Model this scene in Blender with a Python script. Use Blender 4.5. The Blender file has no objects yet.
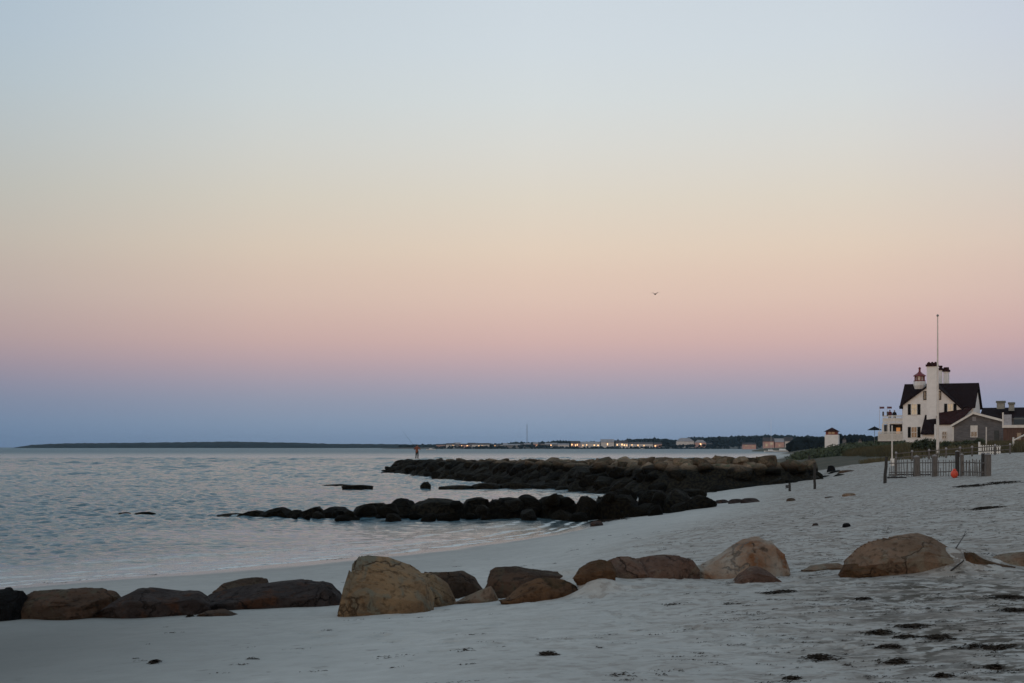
import bpy, bmesh, math, random
import numpy as np
from mathutils import Vector, noise as mn
random.seed(7); rng = np.random.default_rng(7)
R = math.radians
scene = bpy.context.scene
col = scene.collection

# ------------------------------------------------------------------ camera
F, U0, V0, EYE = 1422.0, 512.0, 447.0, 3.2
cam_d = bpy.data.cameras.new('camera'); cam = bpy.data.objects.new('camera', cam_d); col.objects.link(cam)
cam.location = (0, 0, EYE); cam.rotation_euler = (R(90), 0, 0)
cam_d.sensor_width = 36; cam_d.lens = 50.0; cam_d.shift_y = (V0 - 341.5) / 1024.0
cam_d.clip_start = 0.1; cam_d.clip_end = 30000
scene.camera = cam
scene.view_settings.view_transform = 'Standard'; scene.view_settings.look = 'None'
scene.view_settings.exposure = 0.0; scene.view_settings.gamma = 1.0

# ------------------------------------------------------------------ sky: belt of Venus opposite the set sun
HAZE = 0.00004
def lin(c):
    return tuple(((x/255)/12.92 if x/255 <= 0.04045 else ((x/255+0.055)/1.055)**2.4) for x in c)
SUN_AZ, SUN_EL = R(205), R(1.5)        # low, behind the camera and to the left
w = bpy.data.worlds.new('World'); scene.world = w; w.use_nodes = True
nt = w.node_tree; nt.nodes.clear()
def N(t, **k):
    n = nt.nodes.new(t)
    for a, b in k.items(): setattr(n, a, b)
    return n
L = nt.links.new
tc = N('ShaderNodeTexCoord'); sep = N('ShaderNodeSeparateXYZ'); L(tc.outputs['Generated'], sep.inputs[0])
asin = N('ShaderNodeMath', operation='ARCSINE'); L(sep.outputs[2], asin.inputs[0])
elev = N('ShaderNodeMath', operation='DIVIDE'); L(asin.outputs[0], elev.inputs[0]); elev.inputs[1].default_value = math.pi/2
def make_ramp(stops):
    r = N('ShaderNodeValToRGB'); r.color_ramp.interpolation = 'CARDINAL' if False else 'LINEAR'
    els = r.color_ramp.elements
    while len(els) > 1: els.remove(els[-1])
    els[0].position = stops[0][0]; els[0].color = (*stops[0][1], 1)
    for p, c in stops[1:]:
        e = els.new(p); e.color = (*c, 1)
    return r
def ev(v): return math.degrees(math.atan((V0 - v)/F))/90
low = [(0.0,(124,145,175)), (ev(425),(134,153,178)), (ev(400),(150,156,176)), (ev(385),(165,159,175)), (ev(370),(181,163,173)),
       (ev(355),(196,169,172)), (ev(340),(207,176,172)), (ev(320),(214,184,175)), (ev(300),(219,192,179)), (ev(275),(222,198,182)),
       (ev(250),(224,205,187)), (ev(225),(222,208,192)), (ev(200),(220,211,197)), (ev(150),(216,215,209)), (ev(100),(211,217,218)),
       (ev(50),(207,216,222)), (ev(0),(204,214,222))]
s1 = [(p, lin(c)) for p, c in low]
s1 += [(0.28,(0.57,0.66,0.72)), (0.42,(0.42,0.52,0.59)), (0.60,(0.30,0.395,0.475)), (1.0,(0.24,0.335,0.42))]
rampA = make_ramp(s1); L(elev.outputs[0], rampA.inputs[0])
# brightness differs a little with the direction: dimmer out to sea on the left
azi = N('ShaderNodeMath', operation='ARCTAN2'); L(sep.outputs[0], azi.inputs[0]); L(sep.outputs[1], azi.inputs[1])
azr = N('ShaderNodeMapRange'); L(azi.outputs[0], azr.inputs[0])
azr.inputs[1].default_value = R(-24); azr.inputs[2].default_value = R(24); azr.inputs[3].default_value = 0; azr.inputs[4].default_value = 1
rampB = make_ramp([(0,(0.64,0.71,0.77)),(0.1,(0.71,0.775,0.835)),(0.3,(0.90,0.92,0.93)),(0.52,(1,1,1)),(0.78,(0.99,0.985,0.99)),(0.9,(0.93,0.92,0.965)),(1,(0.85,0.85,0.90))])
L(azr.outputs[0], rampB.inputs[0])
mul = N('ShaderNodeMix', data_type='RGBA', blend_type='MULTIPLY'); mul.inputs[0].default_value = 1
L(rampA.outputs[0], mul.inputs[6]); L(rampB.outputs[0], mul.inputs[7])
# afterglow on the other side of the sky
back = make_ramp([(0.0,(0.55,0.30,0.16)),(0.05,(0.62,0.40,0.24)),(0.13,(0.50,0.44,0.40)),(0.26,(0.46,0.53,0.56)),(0.45,(0.36,0.455,0.53)),(1.0,(0.24,0.335,0.42))])
L(elev.outputs[0], back.inputs[0])
bm_ = N('ShaderNodeMapRange', interpolation_type='SMOOTHSTEP'); L(sep.outputs[1], bm_.inputs[0])
bm_.inputs[1].default_value = 0.75; bm_.inputs[2].default_value = -0.35
mixb = N('ShaderNodeMix', data_type='RGBA'); L(bm_.outputs[0], mixb.inputs[0]); L(mul.outputs[2], mixb.inputs[6]); L(back.outputs[0], mixb.inputs[7])
sky = N('ShaderNodeTexSky'); sky.sky_type = 'NISHITA'; sky.sun_disc = False
sky.sun_elevation = SUN_EL; sky.sun_rotation = SUN_AZ
addn = N('ShaderNodeMix', data_type='RGBA', blend_type='ADD'); addn.inputs[0].default_value = 0.008
L(mixb.outputs[2], addn.inputs[6]); L(sky.outputs[0], addn.inputs[7])
bg = N('ShaderNodeBackground'); bg.inputs[1].default_value = 1.0; L(addn.outputs[2], bg.inputs[0])
out = N('ShaderNodeOutputWorld'); L(bg.outputs[0], out.inputs[0])

sun_d = bpy.data.lights.new('sun', 'SUN'); sun = bpy.data.objects.new('sun', sun_d); col.objects.link(sun)
sun_d.energy = 0.36; sun_d.angle = R(25); sun_d.color = (1.0, 0.72, 0.5)
sv = Vector((math.sin(SUN_AZ)*math.cos(R(9)), math.cos(SUN_AZ)*math.cos(R(9)), math.sin(R(9))))
sun.rotation_euler = sv.to_track_quat('Z', 'Y').to_euler(); sun.location = (-40, -60, 30)

# ------------------------------------------------------------------ helpers
def tag(o, label=None, cat=None, group=None, kind=None):
    if label: o['label'] = label
    if cat: o['category'] = cat
    if group: o['group'] = group
    if kind: o['kind'] = kind
    return o
def empty(name, loc, rz=0, label=None, cat=None, group=None):
    o = bpy.data.objects.new(name, None); col.objects.link(o); o.location = loc; o.rotation_euler = (0, 0, rz)
    return tag(o, label, cat, group)
class MB:
    def __init__(s): s.v = []; s.f = []
    def add(s, vs, fs):
        b = len(s.v); s.v += [tuple(map(float, q)) for q in vs]; s.f += [[b+i for i in f] for f in fs]; return s
    def box(s, x0, x1, y0, y1, z0, z1):
        return s.add([(x0,y0,z0),(x1,y0,z0),(x1,y1,z0),(x0,y1,z0),(x0,y0,z1),(x1,y0,z1),(x1,y1,z1),(x0,y1,z1)],
                     [(3,2,1,0),(4,5,6,7),(0,1,5,4),(1,2,6,5),(2,3,7,6),(3,0,4,7)])
    def prism(s, poly, y0, y1):            # polygon in x,z extruded along y
        n = len(poly)
        vs = [(x,y0,z) for x,z in poly] + [(x,y1,z) for x,z in poly]
        return s.add(vs, [tuple(range(n)), tuple(range(2*n-1, n-1, -1))] + [(i, i+n, (i+1)%n+n, (i+1)%n) for i in range(n)])
    def slab(s, a, b, c, d, t):            # thick quad, thickness t downwards along -z
        top = [a,b,c,d]; bot = [(p[0],p[1],p[2]-t) for p in top]
        return s.add(top+bot, [(0,1,2,3),(7,6,5,4),(0,4,5,1),(1,5,6,2),(2,6,7,3),(3,7,4,0)])
    def cyl(s, p0, p1, r0, r1=None, n=8):
        r1 = r0 if r1 is None else r1
        p0 = Vector(p0); p1 = Vector(p1); d = (p1-p0).normalized()
        a = d.orthogonal().normalized(); b = d.cross(a)
        vs = []
        for p, r in ((p0,r0),(p1,r1)):
            for i in range(n):
                t = 2*math.pi*i/n; vs.append(p + (a*math.cos(t)+b*math.sin(t))*r)
        return s.add(vs, [tuple(range(n-1,-1,-1)), tuple(range(n, 2*n))] + [(i,(i+1)%n,(i+1)%n+n,i+n) for i in range(n)])
    def lathe(s, prof, cx=0, cy=0, n=12):
        vs = []
        for r, z in prof:
            for i in range(n):
                t = 2*math.pi*(i+.5)/n; vs.append((cx+r*math.cos(t), cy+r*math.sin(t), z))
        fs = [tuple(range(n-1,-1,-1)), tuple(range((len(prof)-1)*n, len(prof)*n))]
        for k in range(len(prof)-1):
            for i in range(n): fs.append((k*n+i, k*n+(i+1)%n, (k+1)*n+(i+1)%n, (k+1)*n+i))
        return s.add(vs, fs)
    def build(s, name, mat, parent=None, smooth=False, loc=None):
        me = bpy.data.meshes.new(name); me.from_pydata(s.v, [], s.f); me.update()
        if smooth: me.polygons.foreach_set('use_smooth', [True]*len(me.polygons))
        me.materials.append(mat)
        o = bpy.data.objects.new(name, me); col.objects.link(o)
        if parent: o.parent = parent
        if loc: o.location = loc
        return o

# numpy gradient noise --------------------------------------------------
_P = rng.permutation(512); _P = np.concatenate([_P,_P,_P])
_G = np.array([(math.cos(a), math.sin(a)) for a in np.linspace(0, 2*math.pi, 32, endpoint=False)])
def pn(x, y):
    x = np.asarray(x, float); y = np.asarray(y, float)
    xi = np.floor(x).astype(int); yi = np.floor(y).astype(int); xf = x-xi; yf = y-yi
    u = xf*xf*xf*(xf*(xf*6-15)+10); v = yf*yf*yf*(yf*(yf*6-15)+10)
    def g(ix, iy, dx, dy):
        h = _G[_P[_P[ix & 511]+(iy & 511)] & 31]; return h[...,0]*dx+h[...,1]*dy
    a = g(xi,yi,xf,yf); b = g(xi+1,yi,xf-1,yf); c = g(xi,yi+1,xf,yf-1); d = g(xi+1,yi+1,xf-1,yf-1)
    return (a+(b-a)*u) + ((c+(d-c)*u)-(a+(b-a)*u))*v
def fbm(x, y, o=4):
    s = 0; a = 1
    for k in range(o): s = s + a*pn(x*2**k+17.3*k, y*2**k-9.1*k); a *= .5
    return s
def sstep(a, b, x):
    t = np.clip((x-a)/(b-a), 0, 1); return t*t*(3-2*t)

# ------------------------------------------------------------------ materials
def mat(name, base=(.5,.5,.5), rough=.8, var=None, scale=5, metal=0, bump=0, bscale=40, coord='Object', stretch=(1,1,1), detail=6, emit=None, estr=0, spec=.5, contrast=(.35,.65)):
    m = bpy.data.materials.new(name); m.use_nodes = True; t = m.node_tree; n = t.nodes; l = t.links.new
    b = n['Principled BSDF']; b.inputs['Base Color'].default_value = (*base, 1); b.inputs['Roughness'].default_value = rough
    b.inputs['Metallic'].default_value = metal; b.inputs['Specular IOR Level'].default_value = spec
    c = n.new('ShaderNodeTexCoord'); mp = n.new('ShaderNodeMapping'); mp.inputs['Scale'].default_value = stretch; l(c.outputs[coord], mp.inputs[0])
    if var is None: var = tuple(x*.75 for x in base)
    no = n.new('ShaderNodeTexNoise'); no.inputs['Scale'].default_value = scale; no.inputs['Detail'].default_value = detail; l(mp.outputs[0], no.inputs[0])
    r = n.new('ShaderNodeValToRGB'); r.color_ramp.elements[0].position = contrast[0]; r.color_ramp.elements[1].position = contrast[1]
    r.color_ramp.elements[0].color = (*var, 1); r.color_ramp.elements[1].color = (*base, 1); l(no.outputs[0], r.inputs[0]); l(r.outputs[0], b.inputs['Base Color'])
    if bump:
        n2 = n.new('ShaderNodeTexNoise'); n2.inputs['Scale'].default_value = bscale; n2.inputs['Detail'].default_value = 8; l(mp.outputs[0], n2.inputs[0])
        bp = n.new('ShaderNodeBump'); bp.inputs['Strength'].default_value = bump; bp.inputs['Distance'].default_value = .02
        l(n2.outputs[0], bp.inputs['Height']); l(bp.outputs[0], b.inputs['Normal'])
    if emit: b.inputs['Emission Color'].default_value = (*emit, 1); b.inputs['Emission Strength'].default_value = estr
    return m
def nodes(m): return m.node_tree.nodes, m.node_tree.links.new

M = {}
M['white'] = mat('white_paint', (.84,.84,.85), .6, (.76,.76,.77), 2, bump=.2, bscale=12)
M['white_trim'] = mat('white_trim', (.74,.73,.71), .5, (.64,.63,.61), 4)
M['roof'] = mat('dark_shingle', (.026,.016,.018), .95, (.013,.008,.009), 6, spec=.08, bump=.4, bscale=10)
M['roof_red'] = mat('reddish_shingle', (.046,.018,.019), .95, spec=.1, var=(.026,.012,.012), scale=3, bump=.4, bscale=10)
M['black'] = mat('black_paint', (.009,.010,.012), .7, spec=.1)
M['glass'] = mat('window_glass', (.04,.05,.06), .08, (.03,.035,.04))
M['glass_warm'] = mat('lit_window', (.5,.4,.25), .2, emit=(1,.82,.62), estr=.14)
M['glass_dim'] = mat('dim_window', (.2,.13,.08), .2, emit=(1,.5,.25), estr=.04)
M['red'] = mat('red_paint', (.20,.025,.025), .5)
M['shingle'] = mat('grey_cedar_shingle', (.155,.15,.16), .85, (.10,.10,.107), 2.5, bump=.5, bscale=8, stretch=(1,1,3))
M['brown_clad'] = mat('brown_cladding', (.125,.07,.055), .8, (.08,.045,.038), 3, stretch=(3,3,.3))
M['grey_wood'] = mat('weathered_wood', (.135,.125,.118), .85, (.09,.08,.075), 6, stretch=(4,4,.6), bump=.4, bscale=20)
M['dark_wood'] = mat('dark_pile_wood', (.035,.032,.03), .8, (.018,.017,.016), 8, stretch=(4,4,.6), bump=.5, bscale=20)
M['pole'] = mat('pole_white', (.66,.63,.6), .5, (.56,.53,.5), 3)
M['orange'] = mat('orange_float', (.75,.09,.04), .5, (.55,.06,.03), 5)
M['green'] = mat('green_cloth', (.03,.09,.06), .8)
M['leaf'] = mat('shrub_leaf', (.060,.075,.028), .8, (.022,.030,.014), .9, coord='Object')
M['leaf_far'] = mat('far_foliage', (.016,.024,.026), .95, (.010,.014,.016), .02, spec=.05)
M['grassblade'] = mat('dune_grass_blade', (.105,.088,.048), .9, (.042,.045,.022), .12)
M['skin'] = mat('skin', (.35,.2,.14), .6)
M['weed'] = mat('dry_seaweed', (.040,.029,.021), .95, (.015,.011,.008), 9, spec=.1)
M['grey_metal'] = mat('grey_metal', (.22,.24,.24), .6)
M['lampglow'] = mat('porch_lamp', (.9,.5,.2), .4, emit=(1,.42,.14), estr=.28)
M['townlight'] = mat('town_light', (.9,.6,.3), .4, emit=(1,.55,.25), estr=2.2)

def rock_mat(name, a, b, c=None, dark=(.02,.016,.013), low=None, scale=1.6, vary=(1.0,1.0)):
    """granite: big patches a/b, stains c, dark pits; optional weed-dark zone below a world height"""
    m = bpy.data.materials.new(name); m.use_nodes = True; n, l = nodes(m); bs = n['Principled BSDF']
    bs.inputs['Roughness'].default_value = .92; bs.inputs['Specular IOR Level'].default_value = .2
    tcn = n.new('ShaderNodeTexCoord')
    oi = n.new('ShaderNodeObjectInfo')
    ad = n.new('ShaderNodeVectorMath'); ad.operation = 'ADD'; l(tcn.outputs['Object'], ad.inputs[0])
    sc = n.new('ShaderNodeVectorMath'); sc.operation = 'SCALE'; sc.inputs['Scale'].default_value = 60
    cb = n.new('ShaderNodeCombineXYZ'); l(oi.outputs['Random'], cb.inputs[0]); l(cb.outputs[0], sc.inputs[0]); l(sc.outputs[0], ad.inputs[1])
    def noise(s, d=6, dist=0):
        x = n.new('ShaderNodeTexNoise'); x.inputs['Scale'].default_value = s; x.inputs['Detail'].default_value = d; x.inputs['Distortion'].default_value = dist
        l(ad.outputs[0], x.inputs[0]); return x.outputs[0]
    def rr(inp, p0, p1):
        r = n.new('ShaderNodeMapRange'); r.inputs[1].default_value = p0; r.inputs[2].default_value = p1; l(inp, r.inputs[0]); return r.outputs[0]
    def mix(f, x, y):
        mm = n.new('ShaderNodeMix'); mm.data_type = 'RGBA'; l(f, mm.inputs[0])
        for s, i in ((x,6),(y,7)):
            if isinstance(s, tuple): mm.inputs[i].default_value = (*s, 1)
            else: l(s, mm.inputs[i])
        return mm.outputs[2]
    cc = mix(rr(noise(scale, 5, .6), .42, .58), a, b)
    if c: cc = mix(rr(noise(scale*1.7, 6, 1.2), .53, .66), cc, c)
    cc = mix(rr(noise(scale*9, 8), .52, .74), cc, tuple(x*.55 for x in b))
    cc = mix(rr(noise(scale*3.4, 10, 1.2), .62, .78), cc, dark)
    vo = n.new('ShaderNodeTexVoronoi'); vo.feature = 'DISTANCE_TO_EDGE'; vo.inputs['Scale'].default_value = scale*.6
    dn = n.new('ShaderNodeTexNoise'); dn.inputs['Scale'].default_value = scale*1.6; dn.inputs['Detail'].default_value = 8; l(ad.outputs[0], dn.inputs[0])
    dv = n.new('ShaderNodeVectorMath'); dv.operation = 'MULTIPLY_ADD'; dv.inputs[1].default_value = (1.3/scale,)*3; l(dn.outputs['Color'], dv.inputs[0]); l(ad.outputs[0], dv.inputs[2]); l(dv.outputs[0], vo.inputs['Vector'])
    cm = n.new('ShaderNodeMath'); cm.operation = 'MAXIMUM'; l(rr(vo.outputs['Distance'], .002, .022), cm.inputs[0]); l(rr(noise(scale*.9, 3), .50, .40), cm.inputs[1]); crk = cm.outputs[0]
    cc = mix(crk, tuple(x*.5 for x in b), cc)
    if low is not None:
        ge = n.new('ShaderNodeNewGeometry'); sp = n.new('ShaderNodeSeparateXYZ'); l(ge.outputs['Position'], sp.inputs[0])
        w2 = n.new('ShaderNodeTexNoise'); w2.inputs['Scale'].default_value = .7; w2.inputs['Detail'].default_value = 4; l(ge.outputs['Position'], w2.inputs[0])
        ma = n.new('ShaderNodeMath'); ma.operation = 'MULTIPLY_ADD'; ma.inputs[1].default_value = -.8; l(w2.outputs[0], ma.inputs[0]); l(sp.outputs[2], ma.inputs[2])
        weed = mix(rr(noise(scale*6, 5), .4, .6), (.005,.005,.005), (.018,.016,.011))
        bs.inputs['Specular IOR Level'].default_value = .05
        f = rr(ma.outputs[0], low-.4-.22, low-.4+.22)
        cc = mix(f, weed, cc)
        rg = n.new('ShaderNodeMapRange'); l(f, rg.inputs[0]); rg.inputs[3].default_value = .72; rg.inputs[4].default_value = .9; l(rg.outputs[0], bs.inputs['Roughness'])
    hs = n.new('ShaderNodeHueSaturation'); l(rr(oi.outputs['Random'], -0.0, 1.0), hs.inputs['Hue']); hs.inputs['Hue'].default_value = .5
    n_v = n.new('ShaderNodeMapRange'); n_v.inputs[3].default_value = vary[0]; n_v.inputs[4].default_value = vary[1]; l(oi.outputs['Random'], n_v.inputs[0]); l(n_v.outputs[0], hs.inputs['Value']); l(cc, hs.inputs['Color'])
    for lk in list(hs.inputs['Hue'].links): m.node_tree.links.remove(lk)
    l(hs.outputs[0], bs.inputs['Base Color'])
    h = n.new('ShaderNodeTexNoise'); h.inputs['Scale'].default_value = scale*3.5; h.inputs['Detail'].default_value = 14; h.inputs['Roughness'].default_value = .74; l(ad.outputs[0], h.inputs[0])
    bp = n.new('ShaderNodeBump'); bp.inputs['Strength'].default_value = 1; bp.inputs['Distance'].default_value = .16; hm2 = n.new('ShaderNodeMath'); hm2.operation = 'MULTIPLY_ADD'; l(crk, hm2.inputs[0]); hm2.inputs[1].default_value = .25; l(h.outputs[0], hm2.inputs[2]); l(hm2.outputs[0], bp.inputs['Height']); l(bp.outputs[0], bs.inputs['Normal'])
    return m
RM = {
 'tan':   rock_mat('granite_tan', (.33,.225,.13), (.20,.132,.078), (.21,.20,.155)),
 'pink':  rock_mat('granite_pale', (.36,.245,.175), (.46,.40,.34), (.25,.12,.06)),
 'brown': rock_mat('granite_brown', (.115,.070,.048), (.065,.043,.031), (.10,.082,.058)),
 'red':   rock_mat('granite_red_brown', (.20,.125,.095), (.125,.078,.062), (.22,.165,.125)),
 'slate': rock_mat('granite_grey', (.070,.056,.054), (.042,.032,.031), (.085,.040,.024)),
 'black': rock_mat('rock_black', (.007,.007,.009), (.004,.004,.005)),
 'ochre': rock_mat('granite_ochre', (.18,.10,.053), (.105,.058,.032), (.07,.045,.02)),
 'sandy': rock_mat('granite_sandy', (.30,.205,.145), (.215,.145,.10), (.27,.225,.17)),
 'jetty': rock_mat('jetty_granite', (.20,.150,.105), (.13,.095,.068), (.09,.09,.06), low=1.85, scale=1.0, vary=(.55,1.6)),
 'groyne': rock_mat('groyne_granite', (.10,.08,.055), (.06,.045,.035), (.12,.07,.035), low=1.9, scale=1.2, vary=(.6,1.5)),
}

# ------------------------------------------------------------------ terrain
def P(u, v, z):
    Y = (EYE-z)*F/(v-V0); return ((u-U0)/F*Y, Y, z)
ctrl = [P(-60,683,1.05),P(0,683,1.15),P(256,683,1.3),P(512,683,1.45),P(768,683,1.5),P(1024,683,1.55),P(1100,683,1.6),
 P(18,620,.80),P(120,617,.82),P(210,610,.85),P(340,612,.93),P(450,604,1.0),P(500,600,1.05),P(580,592,1.12),P(640,579,1.3),P(740,581,1.3),P(870,577,1.4),P(1000,572,1.45),P(1100,570,1.5),
 P(0,587,.0),P(120,577,.0),P(330,559,.0),P(480,544,.0),P(560,532,.0),P(600,520,.0),P(645,512,.1),
 P(400,575,.4),P(500,560,.45),P(600,545,.6),P(700,530,1.1),P(800,530,1.25),P(900,525,1.45),P(1024,520,1.6),P(1100,520,1.7),
 P(700,507,.5),P(760,510,.8),P(800,495,.95),P(900,500,1.35),P(1000,500,1.7),
 P(700,497,.2),P(750,487,.65),P(815,479,1.0),P(880,478,1.45),P(950,478,1.6),P(1000,480,1.75),P(1024,466,2.2),P(1100,470,2.3),
 P(850,465,1.9),P(900,462,2.15),P(960,462,2.25),P(1024,456,2.65),P(1100,456,2.7),
 (22,140,0.0),(28,150,1.6),(42,150,2.9),(60,150,3.1),(90,150,3.2),
 (38,200,0.1),(50,200,2.9),(60,200,3.3),(100,200,3.4),(0,140,-1.5),(15,120,-.6),
 (50,250,1.2),(58,250,3.0),(120,250,3.3),(76,400,0),(86,400,2.6),(170,400,3),(105,570,0),(118,570,2.4),(250,570,3),
 (200,1000,-1),(240,1000,1.5),(500,1000,3),(500,2200,-2),(800,2200,2),(2400,6500,-3),(0,1000,-8),(0,6500,-10),(-1000,1000,-8),(-4000,6500,-10),
 (-30,30,-1.2),(-20,50,-1.2),(-60,60,-3),(-10,60,-.9),(-10,90,-1.8),(0,75,-.6),(5,85,-.5),(-60,150,-4),(-100,400,-6),(0,300,-5),(60,500,-3),
 (-14,25,.25),(-25,15,.1),(-30,0,.6),(-15,5,1.2),(0,3,1.6),(15,5,1.7),(30,20,1.9),(40,60,2.8),(0,-20,1.9),(-30,-20,1.0),(30,-20,2.2),(8,-20,1.9)]
C = np.array(ctrl, float)
def tf(X, Y):
    Y = np.maximum(np.asarray(Y, float), -26.0); return np.stack([np.asarray(X, float)/(Y+32)*3.0, np.log(Y+32)*1.6], -1)
Q = tf(C[:,0], C[:,1]); n_ = len(C)
D = np.sqrt(((Q[:,None]-Q[None])**2).sum(-1))
A = np.zeros((n_+3, n_+3)); A[:n_,:n_] = D - 1e-3*np.eye(n_); A[:n_,n_] = 1; A[:n_,n_+1:] = Q; A[n_,:n_] = 1; A[n_+1:,:n_] = Q.T
W = np.linalg.solve(A, np.concatenate([C[:,2], [0,0,0]]))
bumps = []   # (x, y, rx, ry, height)
def bump_at(u, v, z, rx, ry, h): p = P(u, v, z); bumps.append((p[0], p[1], rx, ry, h))
bump_at(950, 572, 1.45, .62, .50, .34)
bump_at(600, 603, 1.10, .30, .22, .13)
bump_at(582, 594, 1.12, .38, .20, .12)       # drift against the right-hand boulder
bump_at(1010, 568, 1.45, .7, .8, .16)
bump_at(566, 590, 1.12, .60, .42, .30)
bump_at(592, 598, 1.12, .34, .40, .16)       # drift over the middle slab
bump_at(620, 590, 1.2, .9, .8, .10)
def ground(X, Y, detail=True):
    X = np.asarray(X, float); Y = np.asarray(Y, float); sh = X.shape
    x = X.ravel(); y = Y.ravel(); o = np.empty_like(x)
    for i in range(0, len(x), 20000):
        q = tf(x[i:i+20000], y[i:i+20000])
        d = np.sqrt(((q[:,None]-Q[None])**2).sum(-1))
        o[i:i+20000] = d@W[:n_] + W[n_] + q@W[n_+1:]
    o = o.reshape(sh)
    for bx, by, rx, ry, h in bumps: o = o + h*np.exp(-(((X-bx)/rx)**2 + ((Y-by)/ry)**2))
    if detail:
        near = 1-sstep(150, 400, Y); dry = sstep(.05, .5, o)
        o = o + near*.05*fbm(X/3.2, Y/4.5, 3)*(.25+.75*dry)
        tram = sstep(-1.5, 4.5, X-.03*Y)*sstep(.5, 1.0, o)*near
        o = o + dry*near*(.006+.024*tram)*fbm(X/.5, Y/.55, 3)
        if len(x) > 5000:
            rf = np.random.default_rng(3)
            for _ in range(30):
                px, py = rf.uniform(-3, 9), rf.uniform(8.5, 34); hd = rf.uniform(-.7, .9)+math.pi/2*(rf.random() < .4)
                for st in range(rf.integers(5, 12)):
                    sx_ = px+math.cos(hd)*st*.68-math.sin(hd)*(.11 if st%2 else -.11); sy_ = py+math.sin(hd)*st*.68+math.cos(hd)*(.11 if st%2 else -.11)
                    k = (abs(X-sx_) < .5) & (abs(Y-sy_) < .5)
                    if not k.any(): continue
                    a_ = (X[k]-sx_)*math.cos(hd)+(Y[k]-sy_)*math.sin(hd); b_ = -(X[k]-sx_)*math.sin(hd)+(Y[k]-sy_)*math.cos(hd); q_ = (a_/.17)**2+(b_/.085)**2
                    o[k] = o[k]-.045*np.exp(-q_**1.6)+.018*np.exp(-((q_-2.0)/.8)**2)
    return o
def gz(x, y): return float(ground(np.array([x]), np.array([y]))[0])
_ys = np.concatenate([np.arange(6, 60, .1), np.arange(60, 300, .4)])
def hit(u, v):
    """where the line of sight through a photo pixel meets the sand"""
    X = (u-U0)/F*_ys; Z = EYE-(v-V0)/F*_ys; g = ground(X, _ys, False)
    k = np.argmax(Z <= g)
    if not (Z <= g).any(): k = -1
    return float(X[k]), float(_ys[k]), gz(X[k], _ys[k])

ys = np.concatenate([np.linspace(-26, 7.5, 60), np.geomspace(7.7, 60, 620), np.geomspace(60.6, 300, 160), np.geomspace(305, 9000, 60)])
ss = np.linspace(-1, 1, 560)
hw = 9 + .62*np.maximum(ys, 0) + .5*np.maximum(-ys, 0) + 6*sstep(-30, 0, -ys)
SX = ss[None,:]*hw[:,None]; SY = np.repeat(ys[:,None], len(ss), 1)
SZ = ground(SX, SY)
def grid_mesh(name, X, Y, Z, m, attrs=None):
    r, c = X.shape; me = bpy.data.meshes.new(name)
    i = np.arange(r*c).reshape(r, c); q = np.stack([i[:-1,:-1], i[:-1,1:], i[1:,1:], i[1:,:-1]], -1).reshape(-1, 4)
    me.vertices.add(r*c); me.vertices.foreach_set('co', np.stack([X, Y, Z], -1).ravel())
    me.loops.add(q.size); me.loops.foreach_set('vertex_index', q.ravel())
    me.polygons.add(len(q)); me.polygons.foreach_set('loop_start', np.arange(len(q))*4)
    me.update(calc_edges=True); me.polygons.foreach_set('use_smooth', np.ones(len(q), bool))
    for k, a in (attrs or {}).items():
        t = me.attributes.new(k, 'FLOAT', 'POINT'); t.data.foreach_set('value', a.ravel().astype(np.float32))
    me.materials.append(m); me.validate()
    o = bpy.data.objects.new(name, me); col.objects.link(o); return o

# sand material
sm = bpy.data.materials.new('sand'); sm.use_nodes = True; n, l = nodes(sm); bs = n['Principled BSDF']
tcn = n.new('ShaderNodeTexCoord')
def tn(s, d=6, stretch=None, dist=0):
    x = n.new('ShaderNodeTexNoise'); x.inputs['Scale'].default_value = s; x.inputs['Detail'].default_value = d; x.inputs['Distortion'].default_value = dist; x.inputs['Roughness'].default_value = .62
    if stretch:
        mp = n.new('ShaderNodeMapping'); mp.inputs['Scale'].default_value = stretch; l(tcn.outputs['Object'], mp.inputs[0]); l(mp.outputs[0], x.inputs[0])
    else: l(tcn.outputs['Object'], x.inputs[0])
    return x.outputs[0]
def mr(i, a, b, c=0., d=1.):
    r = n.new('ShaderNodeMapRange'); r.inputs[1].default_value = a; r.inputs[2].default_value = b; r.inputs[3].default_value = c; r.inputs[4].default_value = d; l(i, r.inputs[0]); return r.outputs[0]
def mx(f, a, b):
    m_ = n.new('ShaderNodeMix'); m_.data_type = 'RGBA'
    if isinstance(f, float): m_.inputs[0].default_value = f
    else: l(f, m_.inputs[0])
    for s, i in ((a,6),(b,7)):
        if isinstance(s, tuple): m_.inputs[i].default_value = (*s, 1)
        else: l(s, m_.inputs[i])
    return m_.outputs[2]
def mth(op, a, b):
    m_ = n.new('ShaderNodeMath'); m_.operation = op
    for s, i in ((a,0),(b,1)):
        if isinstance(s, float): m_.inputs[i].default_value = s
        else: l(s, m_.inputs[i])
    return m_.outputs[0]
def attr(k):
    a = n.new('ShaderNodeAttribute'); a.attribute_name = k; return a.outputs['Fac']
cc = mx(mr(tn(.35, 5), .4, .62), (.455,.45,.43), (.52,.51,.485))
cc = mx(mth('MULTIPLY', mr(tn(.55, 8, (1,1.3,1), .8), .36, .62, .45, 1), attr('tram')), cc, (.385,.345,.315))
cc = mx(mr(tn(3.2, 6), .38, .66, 0, .5), cc, (.32,.31,.295))
cc = mx(mth('MULTIPLY', mr(tn(1.6, 12, (1,1.2,1), .5), .50, .56, 0, .85), attr('tram')), cc, (.245,.21,.18))
cc = mx(mth('MULTIPLY', mr(tn(5.5, 12, (1,1.1,1), .3), .53, .57, 0, .95), attr('tram')), cc, (.13,.10,.08))
cc = mx(mr(tn(4, 10, (1,1,1), .3), .60, .68, 0, .6), cc, (.17,.155,.14))
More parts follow.
